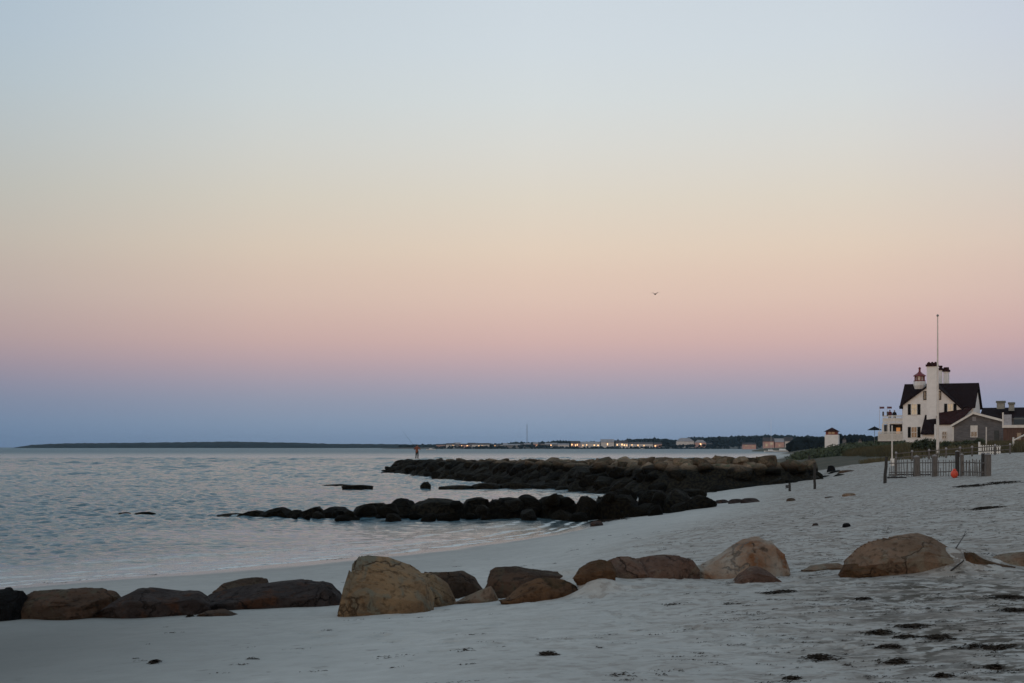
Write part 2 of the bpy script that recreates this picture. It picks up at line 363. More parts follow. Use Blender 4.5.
cc = mx(mr(tn(60, 3), .3, .7, 0, .35), cc, (.42,.40,.37))
cc = mx(mth('MULTIPLY', mr(tn(4.5, 14, (1,1.2,1), .4), .46, .53), attr('litter')), cc, (.075,.062,.048))
cc = mx(attr('damp_vignette'), cc, (.14,.145,.14))  # moist low sand plus lens vignetting painted into the colour at left
cc = mx(attr('wet'), cc, (.115,.115,.118))
cc = mx(attr('veg'), cc, mx(mr(tn(.5, 6), .4, .6), (.060,.050,.028), (.028,.030,.015)))
l(cc, bs.inputs['Base Color'])
rg = mr(attr('wet'), 0, 1, .93, .24); l(rg, bs.inputs['Roughness'])
h1 = mth('MULTIPLY', tn(2.4, 8, (1,1,1), .3), mr(attr('tram'), 0, 1, .15, .9)); h2 = mth('MULTIPLY', tn(9, 8), mr(attr('tram'), 0, 1, .15, 1.0))
bp = n.new('ShaderNodeBump'); bp.inputs['Strength'].default_value = .7; bp.inputs['Distance'].default_value = .06; l(mth('ADD', h1, h2), bp.inputs['Height'])
l(bp.outputs[0], bs.inputs['Normal'])
tram = np.clip(sstep(-3, 5, SX-.05*SY + 1.2*fbm(SX/3, SY/5, 2))*sstep(.45, 1.0, SZ), 0, 1)
damp_vignette = .35*(1-sstep(.15, .8, SZ + .10*fbm(SX/2, SY/3, 3))) + 1.0*(1-sstep(-6.0, -.6, SX + .3*fbm(SX/2, SY/2, 2)))*(1-sstep(14, 30, SY))  # first term moist low sand; second paints vignette darkening at lower left
damp_vignette = np.clip(damp_vignette*(1-sstep(26, 60, SY)*.75), 0, .95)
litter = np.exp(-(((SX-4.6+.18*(SY-11.5))/1.9)**2+((SY-12.0)/1.5)**2))*1.1 + 1.0*np.exp(-(((SX-5.9)/1.5)**2+((SY-16.0)/2.6)**2)) + .62*sstep(1.5,4.5,SX)*sstep(8,11,SY)*(1-sstep(17,24,SY))
litter = np.clip(litter*(.6+1.3*fbm(SX/.9, SY/1.0, 3)), 0, 1)
wet = 1-sstep(.05, .17, SZ + .03*fbm(SX/1.5, SY/3, 3))
veg = sstep(110, 120, SY)*sstep(.3, 1.0, SZ)
beach = grid_mesh('beach', SX, SY, SZ, sm, {'tram': tram, 'litter': litter, 'damp_vignette': damp_vignette, 'wet': wet, 'veg': veg})
tag(beach, 'pale grey sand beach, moist towards the water, lens falloff painted in at left', None, None, 'structure')

# ------------------------------------------------------------------ water
wy = np.concatenate([np.geomspace(22, 420, 1250), np.geomspace(424, 9000, 90)]); ws = np.linspace(-1, 1, 1050)
WX = ws[None,:]*(.52*wy[:,None]); WY = np.repeat(wy[:,None], len(ws), 1)
dep = -ground(WX, WY, False)
WZ = np.zeros_like(WX)
dy = np.gradient(wy)[:,None]; dx = (.52*wy*2/1050)[:,None]
gust = .75+.5*fbm(WX/22, WY/45, 3)
warps = [(pn(WX/2.5, WY/2.5+9*q), pn(WX/7, WY/7+5*q)) for q in range(4)]
offsh = sstep(70, 260, WY); nearw = sstep(42, 95, WY)
for k in range(110):
    lam = 0.30*(2.2/0.30)**rng.random() if k < 80 else 3.0*(13/3.0)**rng.random(); th = R(78)+rng.normal()*.62; kx, ky = math.cos(th)*2*math.pi/lam, math.sin(th)*2*math.pi/lam
    a = .0080*lam*(.5+rng.random()) if k < 80 else .0075*lam*(.5+rng.random())
    ph = kx*WX+ky*WY+rng.random()*6.28+1.6*warps[k%4][0 if lam < 1.2 else 1]
    if k >= 80: a = a*(.06+.94*offsh)
    elif lam > .95: a = a*(.38+.62*nearw)
    filt = np.clip(lam/(2.6*np.maximum(abs(math.sin(th))*dy, dx))-.6, 0, 1)
    s = np.sin(ph); WZ += a*filt*(s-.3*s*s)
calm = np.clip(np.exp(-((WX+4-.5*(WY-57))/9.5)**4-((WY-56)/7.5)**4)+np.exp(-((WX-2)/9)**4-((WY-92)/22)**4), 0, 1)*(.75+.5*fbm(WX/2.5, WY/6, 3))
WZ *= np.clip(dep/.7, .06, 1)*gust*(1-.72*np.clip(calm,0,1))
rip = (sstep(.0,.25,dep))*(.012*np.maximum(0, np.sin(dep*9+2.2*fbm(WX/9, WY/9, 2)))**3)*(1-sstep(.5,1.2,dep)); WZ += rip*4
fo = np.zeros_like(WZ)
nf = fbm(WX/5, WY/5, 4)
WZ += .075*np.exp(-((dep-.30-.06*fbm(WX/8, WY/8, 2))/.055)**2)*sstep(-.25,.25,fbm(WX/7+5, WY/9, 2)+.1)*(WY < 70)
nf2 = fbm(WX/.8, WY/1.1, 4)
for c0, wd, st in ((.004,.010,1.5),(.055,.009,1.0),(.13,.012,.8),(.26,.014,.6)):
    dd = dep + .05*nf
    fo = np.maximum(fo, st*np.exp(-((dd-c0)/wd)**2)*sstep(-.25, .3, nf2+.15))
fo *= (WY < 75)
shal = 1-sstep(.0, .9, dep)
wm = bpy.data.materials.new('sea_water'); wm.use_nodes = True; n, l = nodes(wm); bs = n['Principled BSDF']
tcn = n.new('ShaderNodeTexCoord')
cc = mx(attr('shal'), (.060,.130,.170), (.10,.15,.17))
cc = mx(mth('MULTIPLY', attr('foam'), mr(tn(3.5, 8), .32, .48)), cc, (.72,.73,.72))
l(cc, bs.inputs['Base Color']); bs.inputs['IOR'].default_value = 1.33
l(mth('MAXIMUM', mr(attr('foam'), 0, 1, .06, .7), attr('chop')), bs.inputs['Roughness'])
b1 = tn(2.1, 8, (.6,1.5,1), .8); b2 = tn(.22, 5, (.5,1.6,1), .4); b3 = tn(8, 6, (.7,1.5,1))
hsum = mth('ADD', mth('ADD', mth('MULTIPLY', b1, .62), mth('MULTIPLY', b2, .7)), mth('MULTIPLY', b3, .12))
bp = n.new('ShaderNodeBump'); bp.inputs['Strength'].default_value = 1; bp.inputs['Distance'].default_value = .26
hsum = mth('MULTIPLY', hsum, mr(attr('shal'), 0, 1, 1, .22)); hsum = mth('MULTIPLY', hsum, mr(attr('calm'), 0, 1, 1, .35)); l(hsum, bp.inputs['Height']); l(bp.outputs[0], bs.inputs['Normal'])
sea = grid_mesh('sea', WX, WY, WZ, wm, {'foam': fo, 'shal': shal, 'chop': .05+.42*sstep(140, 1000, WY)-.02*calm, 'calm': calm}); tag(sea, 'slate blue rippled sea', None, None, 'structure')
print('terrain done')

# ------------------------------------------------------------------ far shores
def ux(u, Y): return (u-U0)/F*Y
def vz(v, Y): return EYE+(V0-v)/F*Y
def ridge(name, Y, prof, depth, m, base_z=-1, step=6, jag=.8, seed=0):
    """low land with its own depth: profile of (u, v) tops along a shoreline at distance Y"""
    us = np.array([p[0] for p in prof]); vs = np.array([p[1] for p in prof])
    x = np.arange(ux(us[0], Y), ux(us[-1], Y), step); u = U0+x*F/Y
    top = vz(np.interp(u, us, vs), Y); rows = []
    for k, (fd, fh) in enumerate(((0,0),(.03,.45),(.12,.8),(.3,1.0),(.6,.95),(1,0))):
        z = base_z+(top-base_z)*fh + (jag*fbm(x/(step*2.2), x*0+k*3+seed, 4) if 0 < fh else 0)
        rows.append((x*(1+fd*depth/Y), x*0+Y+fd*depth, z))
    X = np.array([r[0] for r in rows]); Yv = np.array([r[1] for r in rows]); Z = np.array([r[2] for r in rows])
    return grid_mesh(name, X, Yv, Z, m)
headland = ridge('hills', 4300, [(8,448.6),(18,447),(30,445),(50,443.6),(70,443),(140,442.4),(230,441.2),(300,442.5),(330,443.6),(390,443.9),(420,444.4),(470,445.3)], 900, M['leaf_far'], -2, 8, 2.2)
tag(headland, 'low dark wooded headland across the water', None, None, 'structure')
shore2 = ridge('shore', 2380, [(382,448.6),(400,447.8),(480,446.9),(560,446.6),(700,446.4),(770,446.2),(900,446)], 500, mat('far_shore', (.065,.058,.05), .9, (.03,.032,.03), .03), -2, 6, .3, 3)
tag(shore2, 'low dark shore below the far town', None, None, 'structure')
spit = ridge('spit', 1000, [(752,450.5),(765,448.2),(800,446.8),(860,446.0),(930,446)], 120, mat('spit_ground', (.055,.055,.03), .9, (.03,.035,.018), .2), -1, 1.5, .15, 5)
tag(spit, 'low green spit behind the big jetty', None, None, 'structure')

_ico = {}
def ico(sub):
    if sub not in _ico:
        b = bmesh.new(); bmesh.ops.create_icosphere(b, subdivisions=sub, radius=1)
        _ico[sub] = ([tuple(v.co) for v in b.verts], [[v.index for v in f.verts] for f in b.faces]); b.free()
    return _ico[sub]
def wood(name, Y, prof, depth, label, rmin, rmax, count, m, base=1.0):
    us = [p[0] for p in prof]; vs = [p[1] for p in prof]; mb = MB(); V, Fc = ico(1)
    for i in range(count):
        u = random.uniform(us[0], us[-1]); dd = random.random()**1.5*depth; Yc = Y+dd
        top = vz(float(np.interp(u, us, vs)), Yc); r = random.uniform(rmin, rmax)
        r = min(r, max((top-base)*.55, .5))
        zc = random.uniform(base, max(base+.1, top-r)) if random.random() < .55 else top-r*random.uniform(.75, 1.15)
        x = ux(u, Yc); sx = r*random.uniform(.8, 1.5); sz = r*random.uniform(.8, 1.15)
        mb.add([(x+a*sx*random.uniform(.75,1.2), Yc+b*r, zc+c*sz*random.uniform(.75,1.2)) for a,b,c in V], Fc)
    o = mb.build(name, m); return tag(o, label, 'woodland', None, 'stuff')
wood('woodland', 2560, [(400,445),(440,444.4),(500,443.6),(520,442.3),(540,442.6),(556,441.2),(566,440.8),(575,442.5),(600,442),(626,440.2),(640,438.8),(665,438.6),(672,440.5),(688,437.8),(700,437.5),(712,437.2),(740,436.3),(760,435.6),(790,435.4),(800,436.6),(840,437.2),(900,437.2),(960,438)], 240,
     'far dark wood rising behind the waterfront town', 3, 8, 2600, M['leaf_far'], 0)
wood('waterfront_trees', 2362, [(436,446.2),(455,445.2),(470,446.3),(492,445),(505,446),(530,444.3),(543,444.6),(556,446),(585,446.4),(612,446),(655,446.3),(666,443.5),(676,444.5),(708,444),(740,443.6),(760,445)], 22, 'ragged dark trees and bushes standing among the far houses', 1.4, 3.2, 420, M['leaf_far'], 0)
wood('woodland', 760, [(793,440),(802,438),(812,437.5),(824,438.6),(838,436.5),(850,435.2),(862,435.8),(872,436.8),(884,437.8),(900,439),(930,440)], 130,
     'dark wood on the right behind the small white tower', 1.6, 4, 900, M['leaf_far'], .5)

def scrub(u0, u1, Ya, Yb, hgt, n_c, label):
    m = MB(); V, Fc = ico(1)
    for _ in range(n_c):
        Yc = random.uniform(Ya, Yb); u = random.uniform(u0, u1); x = ux(u, Yc); z = gz(x, Yc)
        if z < .9: continue
        for q in range(26):
            a, b = random.gauss(0,.8), random.gauss(0,.8); hh = hgt*random.uniform(.1,1)*max(.25, 1-(a*a+b*b)*.22); d = Vector((random.gauss(0,1),random.gauss(0,1),random.gauss(0,1))).normalized(); e = d.orthogonal().normalized()*.13; d *= .2
            p = Vector((x+a, Yc+b, z+hh)); m.add([p-d,p+e,p+d,p-e],[(0,1,2,3)])
    o = m.build('dune_scrub', M['leaf']); return tag(o, label, 'scrub', None, 'stuff')
scrub(797, 905, 170, 246, 1.15, 900, 'dark low scrub over the dunes around the small white tower')
ORD = ['first','second','third','fourth','fifth','sixth','seventh','eighth','ninth','tenth','eleventh','twelfth','thirteenth','fourteenth','fifteenth','sixteenth','seventeenth','eighteenth','nineteenth','twentieth','twenty-first','twenty-second','twenty-third','twenty-fourth']
M['far_pink'] = mat('far_wall_pink', (.62,.36,.30), .8, (.5,.3,.26), .2)
M['far_white'] = mat('far_wall_white', (.72,.66,.62), .8, (.6,.55,.52), .2)
M['far_grey'] = mat('far_wall_grey', (.24,.22,.22), .8, (.17,.16,.16), .2)
M['far_roof'] = mat('far_roof', (.09,.08,.085), .85, (.05,.045,.05), .2)
M['far_roof_pale'] = mat('far_roof_pale', (.34,.33,.35), .85, (.26,.25,.27), .2)
def far_house(u0, u1, vt, vb, wall, roof, label, Y=2395, nw=0, wm_='townlight', hip=False, dpt=None):
    x0, x1 = ux(u0, Y), ux(u1, Y); zt, zb = vz(vt, Y), vz(vb, Y); wdt = x1-x0; h = zt-zb
    d = dpt or min(max(6, wdt*.5), 14)
    t = empty('waterfront_building', ((x0+x1)/2, Y, zb), 0, label, 'building', 'buildings on the far waterfront')
    eave = h*.58; hw_ = wdt/2; m = MB(); m.box(-hw_, hw_, 0, d, -2, eave); 
    m.build('wall', wall, t)
    r = MB(); o_ = .4 if h > 3 else .2; e = eave+.03
    if hip: ri = min(hw_*.5, d*.5)
    else: ri = -o_+.02
    r.add([(-hw_-o_,-o_,e),(hw_+o_,-o_,e),(hw_+o_,d+o_,e),(-hw_-o_,d+o_,e),(-hw_+ri,d/2,h),(hw_-ri,d/2,h)],
          [(0,1,5,4),(1,2,5),(2,3,4,5),(3,0,4),(3,2,1,0)]); r.build('roof', roof, t)
    for i in range(nw):
        cx = -hw_+(i+.5)*wdt/nw; ww = min(1.4, wdt/nw*.35)
        if random.random() < .2: continue
        ww *= random.uniform(.7, 1.6)
        z0_ = eave*random.uniform(.08,.45); w_ = MB(); w_.box(cx-ww/2, cx+ww/2, -.12, .05, z0_, min(eave*.92, z0_+eave*random.uniform(.3,.5))); w_.build('window', M[wm_], t)
    return t
W_, Pk, G_, RD, RP = M['far_white'], M['far_pink'], M['far_grey'], M['far_roof'], M['far_roof_pale']
TH = [
 (436,445,443.9,446.9,Pk,RD,'dull pink house at the left end of the far town',0),
 (446,455,443.2,446.8,W_,RD,'small white house beside the leftmost pink one in the far town',2),
 (459,470,443.6,446.8,Pk,RD,'pink low building just left of the brightly lit seaward block',2),
 (472,489,443.1,447.0,W_,RD,'brightly lit orange-windowed block left of the radio mast',6),
 (491,499,444.2,446.9,G_,RD,'small grey house right beside the lit block near the mast',1),
 (503,520,444.0,446.8,G_,RP,'long dull grey building just left of the radio mast',0),
 (545,557,442.8,446.6,G_,RP,'grey gabled building under the dark hump of trees',1),
 (558,569,443.4,446.7,W_,RP,'small pale house between the grey gable and the lit hotel',0),
 (571,580,440.9,446.8,Pk,RD,'orange-lit end block of the long far hotel',5),
 (581,600,441.6,446.6,W_,RP,'long white hotel range with lamps along its front',5),
 (601,614,439.2,446.6,W_,RP,'tall white house with pale roof at the middle of the town',1),
 (616,628,440.4,446.8,W_,RD,'white building with bright orange windows right of the tall house',5),
 (629,653,442.0,446.7,W_,RD,'very long low white range with a row of lights',4),
 (654,662,442.4,446.9,Pk,RD,'small lamp-lit pink house at the end of the long range',3),
 (677,694,437.9,446.4,W_,RP,'big pale hip-roofed house standing alone on the far shore',0),
 (695,706,439.9,446.4,Pk,RP,'pinkish wing right of the big hip-roofed far house',1),
]
rt = random.Random(5); su = 438.0; ci = 0
used_ = set()
ANC = ['dull pink house at the town edge','small white house near the town edge','low pink building','orange-lit block by the mast','grey house beside the lit block','dull grey building by the mast','grey gabled building','pale house before the hotel','orange-lit hotel end','long white hotel range','tall white house','bright-windowed white building','very long low range','lamp-lit pink end house','big hip-roofed house','pinkish wing of the big house']
KI = ['tiny dark cottage','small grey-roofed cottage','tiny white cottage','small pink cottage','little grey shed']
while su < 760:
    wd_ = rt.uniform(3.5, 8); kk = rt.randrange(5)
    if not (664 < su < 676) and rt.random() < .62:
        ni = min(range(len(TH)), key=lambda q: abs((TH[q][0]+TH[q][1])/2-su)); side_ = 'left' if su < (TH[ni][0]+TH[ni][1])/2 else 'right'
        for kk in [kk]+[0,1,2,3,4]:
            lab_ = f'{KI[kk]} set back just {side_} of the {ANC[ni]}'
            if lab_ not in used_: break
        else: lab_ = None
        if lab_ and su < 716:
            used_.add(lab_); far_house(su, su+wd_, rt.uniform(442.2, 444.8), 446.3, (G_,G_,W_,Pk,G_)[kk], (RD,RP,RD,RP,RD)[kk], lab_, Y=rt.uniform(2420, 2520), nw=rt.choice([0,0,1,2]), wm_=rt.choice(['townlight','glass_warm']))
    su += wd_+rt.uniform(-1, 4)
for h in TH: far_house(*h[:7], nw=h[7], hip='hip' in h[6])
T2 = [
 (743,756,442.6,447.4,Pk,RD,'low pink house left of the sailing mast',2,1500),
 (764,774,437.4,447.2,Pk,RD,'tall pink gabled house beside the sailing mast',2,1150),
 (775,784,438.4,447.4,Pk,RP,'broad pale pink house right of the sailing mast',1,1150),
 (785,793,437.0,447.2,W_,RD,'narrow house with dark peaked roof at the right of the pink row',3,1150),
 (795,801,441.5,447.2,W_,RP,'little white boathouse at the end of the pink row',0,1100)]
for h in T2: far_house(*h[:7], Y=h[8], nw=h[7], wm_='glass_warm')
t = empty('radio_mast', (ux(527, 2600), 2600, 0), 0, 'thin dark radio mast rising above the far trees', 'mast')
m = MB(); zt = vz(424.5, 2600)
for sx, sy in ((-1,-1),(1,-1),(0,1)): m.cyl((sx*.9, sy*.9, 0), (sx*.35, sy*.35, zt), .16, .12, 5)
for k in range(14):
    z = k*zt/14; m.cyl((-.9,-.9,z), (.9,-.9,z+zt/14), .08, .08, 4); m.cyl((.9,-.9,z), (0,.9,z+zt/14), .08, .08, 4)
m.build('lattice', M['grey_metal'], t); m = MB(); m.cyl((0,0,zt-.5), (0,0,zt+3), .12, .08, 5); m.build('antenna', M['grey_metal'], t)

# far boats
def boat(u, v, Y, length, mast, label, rz=0.2, cat='boat', cabin=True):
    t = empty('moored_boat', (ux(u, Y), Y, 0), rz, label, cat, 'boats moored behind the big jetty')
    secs = []
    for s_, wdt, sh in ((-1,.55,.95),(-.6,.95,.85),(0,1,.8),(.5,.8,.9),(.85,.35,1.05),(1,.03,1.2)):
        x = s_*length/2; hb = wdt*length*.15; hh = sh*length*.11
        secs.append([(x,-hb,hh),(x,-hb*.75,.1),(x,0,-.1),(x,hb*.75,.1),(x,hb,hh)])
    vs = [p for s_ in secs for p in s_]; fs = []
    for i in range(5):
        for j in range(4): fs.append((i*5+j, i*5+j+1, (i+1)*5+j+1, (i+1)*5+j))
        fs.append((i*5+4, i*5, (i+1)*5, (i+1)*5+4))
    fs.append((0,1,2,3,4)); MB().add(vs, fs).build('hull', M['white_trim'], t)
    if cabin: MB().prism([(-length*.2,length*.09),(length*.18,length*.09),(length*.1,length*.17),(-length*.18,length*.18)], -length*.08, length*.08).build('cabin', M['white'], t)
    if mast: MB().cyl((0,0,.5), (0,0,mast), .09, .05, 6).build('mast', M['pole'], t)
    return t
boat(771, 450.0, 900, 9, vz(418,900)-vz(450,900), 'white sailing boat with a tall thin mast behind the jetty', .1)
boat(783, 449.6, 880, 12, 0, 'long white motor boat lying right of the tall mast', -.1)
boat(797, 447.6, 950, 8, 7, 'short white sailing boat nearest the little tower', .5)
boat(642, 448.4, 2000, 7, 0, 'tiny white boat out in front of the long lit range', 0)
boat(431, 449.6, 1500, 10, 0, 'small pale boat just right of the fisherman', .1)

# evening haze: one even box of air round everything
hz = MB(); hz.box(-6500, 6500, -60, 9400, -12, 62); hm = bpy.data.materials.new('haze'); hm.use_nodes = True; n, l = nodes(hm); n.remove(n['Principled BSDF'])
pv = n.new('ShaderNodeVolumePrincipled'); pv.inputs['Color'].default_value = (.50,.76,1,1); pv.inputs['Density'].default_value = HAZE; pv.inputs['Anisotropy'].default_value = .2
l(pv.outputs[0], n['Material Output'].inputs['Volume']); hzo = hz.build('haze', hm); tag(hzo, 'thin blue evening haze over the water', None, None, 'stuff')
# ------------------------------------------------------------------ rocks
def rock_mesh(sub, seed, sq=.62, rough=.16, facets=9, prof=None, cham=False):
    V, Fc = ico(sub); rs = random.Random(seed); off = Vector((rs.uniform(-50,50), rs.uniform(-50,50), rs.uniform(-50,50)))
    pl = []
    for _ in range(facets):
        a = rs.uniform(0, 6.283); z = rs.uniform(-.3, 1); q = math.sqrt(max(0, 1-z*z)); pl.append((Vector((q*math.cos(a), q*math.sin(a), z)), rs.uniform(.66, .93)))
    if cham:
        for sx in (rs.uniform(-.55,-.1), rs.uniform(.1,.55)): pl.append((Vector((sx, -rs.uniform(.45,.8), .8)).normalized(), rs.uniform(.62,.78)))
    out_ = []
    for c in V:
        p = Vector([math.copysign(abs(a)**sq, a) for a in c])
        d = mn.fractal(p*1.1+off, .9, 2.1, 5)*rough
        p = p*(1+d)
        for nn, dd in pl:
            e = p.dot(nn)-dd
            if e > 0: p -= nn*e*.97
        cr = abs(mn.noise(p*1.7+off*1.3)); p *= 1-.05*math.exp(-(cr/.05)**2)
        p *= 1+mn.fractal(p*4.5+off, .8, 2.0, 4)*.034
        out_.append(p)
    for ax in (0, 1):
        lo = min(p[ax] for p in out_); hi = max(p[ax] for p in out_)
        for p in out_: p[ax] = (p[ax]-lo)/(hi-lo)*2-1
    return out_, Fc
def shore_rock(name, pts, vb, m, label, seed, dr=.6, back=.3, sub=5, sq=.6, bury=.25, rough=.17, Y=None, group='boulders of the front row', cat='boulder', facets=15):
    u0, u1 = pts[0][0], pts[-1][0]; uc = (u0+u1)/2
    if Y is None: hx, Yb, hz = hit(uc, vb)
    else: Yb = Y
    wdt = (u1-u0)/F*Yb; hy = wdt*dr*.5; Yc = Yb+hy*(1-back); s = F/Yc
    x0 = ux(uc, Yc); hx_ = (u1-u0)/2/s
    try_z = vz(vb, Yb); vs, Fc = rock_mesh(sub, seed, sq, rough, facets, cham=(sub == 5))
    pu = [(p[0]-uc)/((u1-u0)/2) for p in pts]; pz = [vz(p[1], Yc) for p in pts]
    eq = .42 if sub == 5 else (.2 if sub == 4 else 0)
    # normalise the silhouette so the outline follows the listed points
    V2 = []; bins = {}
    for p in vs:
        k = round(max(-1, min(1, p.x))*16); bins[k] = max(bins.get(k, 0), p.z)
    ks = sorted(bins); b0 = [bins[k] for k in ks]
    b0 = [max(b0[max(0,i-1):i+2]) for i in range(len(b0))]; bv = [sum(b0[max(0,i-2):i+3])/len(b0[max(0,i-2):i+3]) for i in range(len(b0))]
    for p in vs:
        xx = max(-1, min(1, p.x)); top = np.interp(xx, pu, pz)-try_z
        env = max(.36, float(np.interp(xx*16, ks, bv)))
        z = try_z + (min(1.03, (p.z+eq)/(env+eq))*top if p.z > -eq else (p.z+eq)*bury)
        V2.append((p.x*hx_, p.y*hy, z-try_z))
    mb = MB(); mb.add(V2, Fc); o = mb.build(name, m, None, False, (x0, Yc, try_z)); tag(o, label, cat, group)
    return o
FR = [
 ([(-30,596),(-10,590),(10,589),(24,589.5),(31,600)],621,'black','nearly black flat-topped boulder at the left edge of the row',.8,.45),
 ([(3,590),(6,587.5),(10,587),(14,590)],590,'black','tiny black stone peeping above the leftmost boulder',.9,.7),
 ([(15,606),(22,595),(35,590.5),(60,590),(80,588.5),(98,587),(112,591),(122,602)],619,'brown','rounded brown boulder next to the black one at far left',.6,.55),
 ([(104,612),(125,596),(140,588),(152,587.5),(175,591),(197,589.5),(212,600)],616,'slate','low slanting grey-topped boulder second from the left',.6,.7),
 ([(213,592),(225,583),(240,579),(255,577),(266,578),(268,588)],598,'brown','small rounded brown rock peeping over the long slab',.6,.7),
 ([(199,606),(215,592),(235,587),(265,584),(290,581),(315,580),(333,580.5),(342,587)],609,'slate','long dark slab-like boulder left of the big tan one',.45,.6),
 ([(341,562),(344,558),(350,556),(364,555),(384,557),(402,564),(420,572),(437,584)],614,'tan','largest tan boulder with tall square face in the row',.8,.32),
 ([(394,590),(402,571),(414,570.5),(432,574),(446,584),(454,601)],607,'tan','mottled brown boulder leaning on the big tan one',.7,.6),
 ([(418,580),(426,572),(445,571.5),(463,571),(473,577),(484,594)],599,'brown','dark reddish boulder behind the small tan wedge',.6,.6),
 ([(454,603),(466,597),(480,590),(490,585.5),(497,596)],603,'sandy','small tan wedge of rock before the dark reddish boulder',.6,.7),
 ([(487,584),(491,573),(497,568),(515,567),(528,569),(544,570.5),(560,572),(567,574)],594,'brown','square-ended brown boulder with a thin tail to the right',.5,.5),
 ([(501,603),(513,594),(524,584),(538,578),(552,577.5),(566,580),(578,586)],601,'ochre','slanted slab half buried by the middle sand drift',.5,.7),
 ([(573,578),(580,569),(590,562),(600,559.5),(610,561),(616,572)],579,'ochre','ochre stone at the left tip of the middle reef of rocks',.6,.7),
 ([(600,574),(606,562),(618,556.5),(630,556),(642,560),(648,570)],578.5,'red','grey-brown humped rock between ochre stone and flat block',.6,.6),
 ([(634,572),(638,558),(655,555.5),(675,555),(694,556.5),(700,566)],578.5,'red','flat-topped brown block left of the pale stained boulder',.5,.45),
 ([(686,579),(697,566),(710,559),(730,548.5),(745,539),(757,535.5),(770,537.5),(780,547),(786,560),(788,574)],580,'pink','big pale boulder with orange stains right of centre',.6,.55),
 ([(733,583),(740,573),(750,567),(757,566),(768,571),(781,583)],583.5,'red','small red-brown rock in front of the pale stained boulder',.7,.7),
 ([(801,571),(812,566),(826,563.5),(838,563),(848,568)],570,'sandy','thin flat stone just left of the right-hand tan boulder',.6,.7),
 ([(845,573),(850,558),(858,548),(868,541),(885,536.5),(903,535),(918,533),(932,537),(945,545),(960,556)],573.5,'sandy','broad tan boulder half covered by a sand drift at right',.6,.5),
 ([(840,574),(846,565),(860,562),(876,564),(888,569),(896,576)],578,'ochre','low orange-brown rock at the foot of the right tan boulder',.6,.6),
 ([(960,556),(966,548),(974,552),(984,559),(996,563),(1012,566)],567,'ochre','thin orange slab rising from the drift at far right',.5,.7),
 ([(985,566),(995,556),(1012,553),(1030,551),(1046,556),(1052,564)],565,'sandy','sand-coloured flat rock at the right edge of the photo',.6,.7),
 ([(197,616),(207,611),(222,609),(238,614)],617,'brown','flat brown stone lying on the sand before the slab',.7,.8),
]
for i, (pts, vb, mk, lb, dr, sq) in enumerate(FR):
    uc_ = (pts[0][0]+pts[-1][0])/2; pts = [(uc_+(u-uc_)*(1.07 if pts[-1][0]-pts[0][0] > 40 else 1.02), v) for u, v in pts]
    shore_rock('boulder', pts, vb, RM[mk], lb, 100+i, dr=dr, sq=sq)
print('front rocks done')

# middle groyne
GR = [([(216,515.5),(224,513.8),(236,512.8),(246,513.5)],516.5),([(240,515),(250,511),(258,509.8),(266,513)],517),([(262,514),(272,509),(283,506.5),(291,512)],517.5),
 ([(286,514),(293,510),(300,509.5),(306,514)],518),([(300,513),(310,508.5),(318,505.5),(324,511)],518),([(318,513),(330,507),(343,506.5),(352,513)],518.5),
 ([(351,515),(357,507),(368,503.5),(382,502.5),(390,509)],519),([(385,509),(394,500),(403,498),(412,501),(416,510)],519.5),
 ([(409,510),(417,501),(430,498.5),(448,499),(460,502.5),(466,511)],520),([(460,509),(467,499.5),(478,497),(487,499),(490,509)],520),
 ([(488,509),(493,498.5),(507,497),(524,499),(539,503)],520.5),([(534,507),(543,497),(556,494.5),(570,496.5),(578,506)],520.5),
 ([(572,510),(582,503),(590,500),(600,504)],520),([(574,504),(582,497.5),(592,498),(600,503)],519),([(595,507),(600,495.5),(612,494),(630,494.5),(645,502)],519.5),
 ([(603,497),(608,492),(614,491.4),(621,496)],512),([(636,507),(640,494),(650,490.5),(662,490.5),(668,503)],517.5),
 ([(662,507),(667,494),(674,490),(686,490.5),(692,504)],514.5),([(684,507),(690,497),(700,494.5),(712,500),(716,506)],509.5)]
for i, (pts, vb) in enumerate(GR):
    uc_ = (pts[0][0]+pts[-1][0])/2; pts = [(uc_+(u-uc_)*1.12, v) for u, v in pts]
    Yg = 66+ (i-3)*(-.35) if i < 15 else 62.5-(i-15)*.2
    shore_rock('groyne_boulder', pts, vb, RM['groyne'], f'dark weedy boulder, {ORD[i]} from the sea end of the middle groyne', 300+i, dr=1.1, sq=.42, sub=4, Y=Yg, rough=.24, bury=.6,
               group='boulders of the middle groyne', facets=16)
gm = []
for k in range(4):
    vs, Fc = rock_mesh(3, 900+k, .5, .26, 14); me = bpy.data.meshes.new('groyne_stone'); me.from_pydata([tuple(p) for p in vs], [], Fc); me.materials.append(RM['groyne']); gm.append(me)
for k in range(46):
    u = 292+ (712-292)*((k+random.random())/46); Yk = random.uniform(62.2, 66.5)-(u-300)*.003; x = ux(u, Yk); top_ = k % 2 == 0
    z = float(np.interp(u, [290,380,480,600,700], [.0,.05,.1,.25,.55]))
    big = float(np.interp(u, [290,380,480,600,700], [.12,.42,.55,.75,.62]))
    r = random.uniform(.22,.45)*(.6 if u < 350 else 1); zz = z+(big*random.uniform(.75,1.05) if top_ else random.uniform(-.05,.1)); yy = Yk if top_ else Yk-.9
    o = bpy.data.objects.new('groyne_stone', random.choice(gm)); col.objects.link(o); o.location = (x, yy, zz); o.scale = (r*random.uniform(.9,1.8), r, r*random.uniform(.6,.9)); o.rotation_euler = (random.uniform(-.3,.3), random.uniform(-.3,.3), random.uniform(0,6.28))
    tag(o, ('small weedy stone wedged on top of the middle groyne' if top_ else 'small wet stone at the near foot of the middle groyne')+(', seaward half' if u < 480 else ', landward half'), 'stone', 'small stones of the middle groyne')
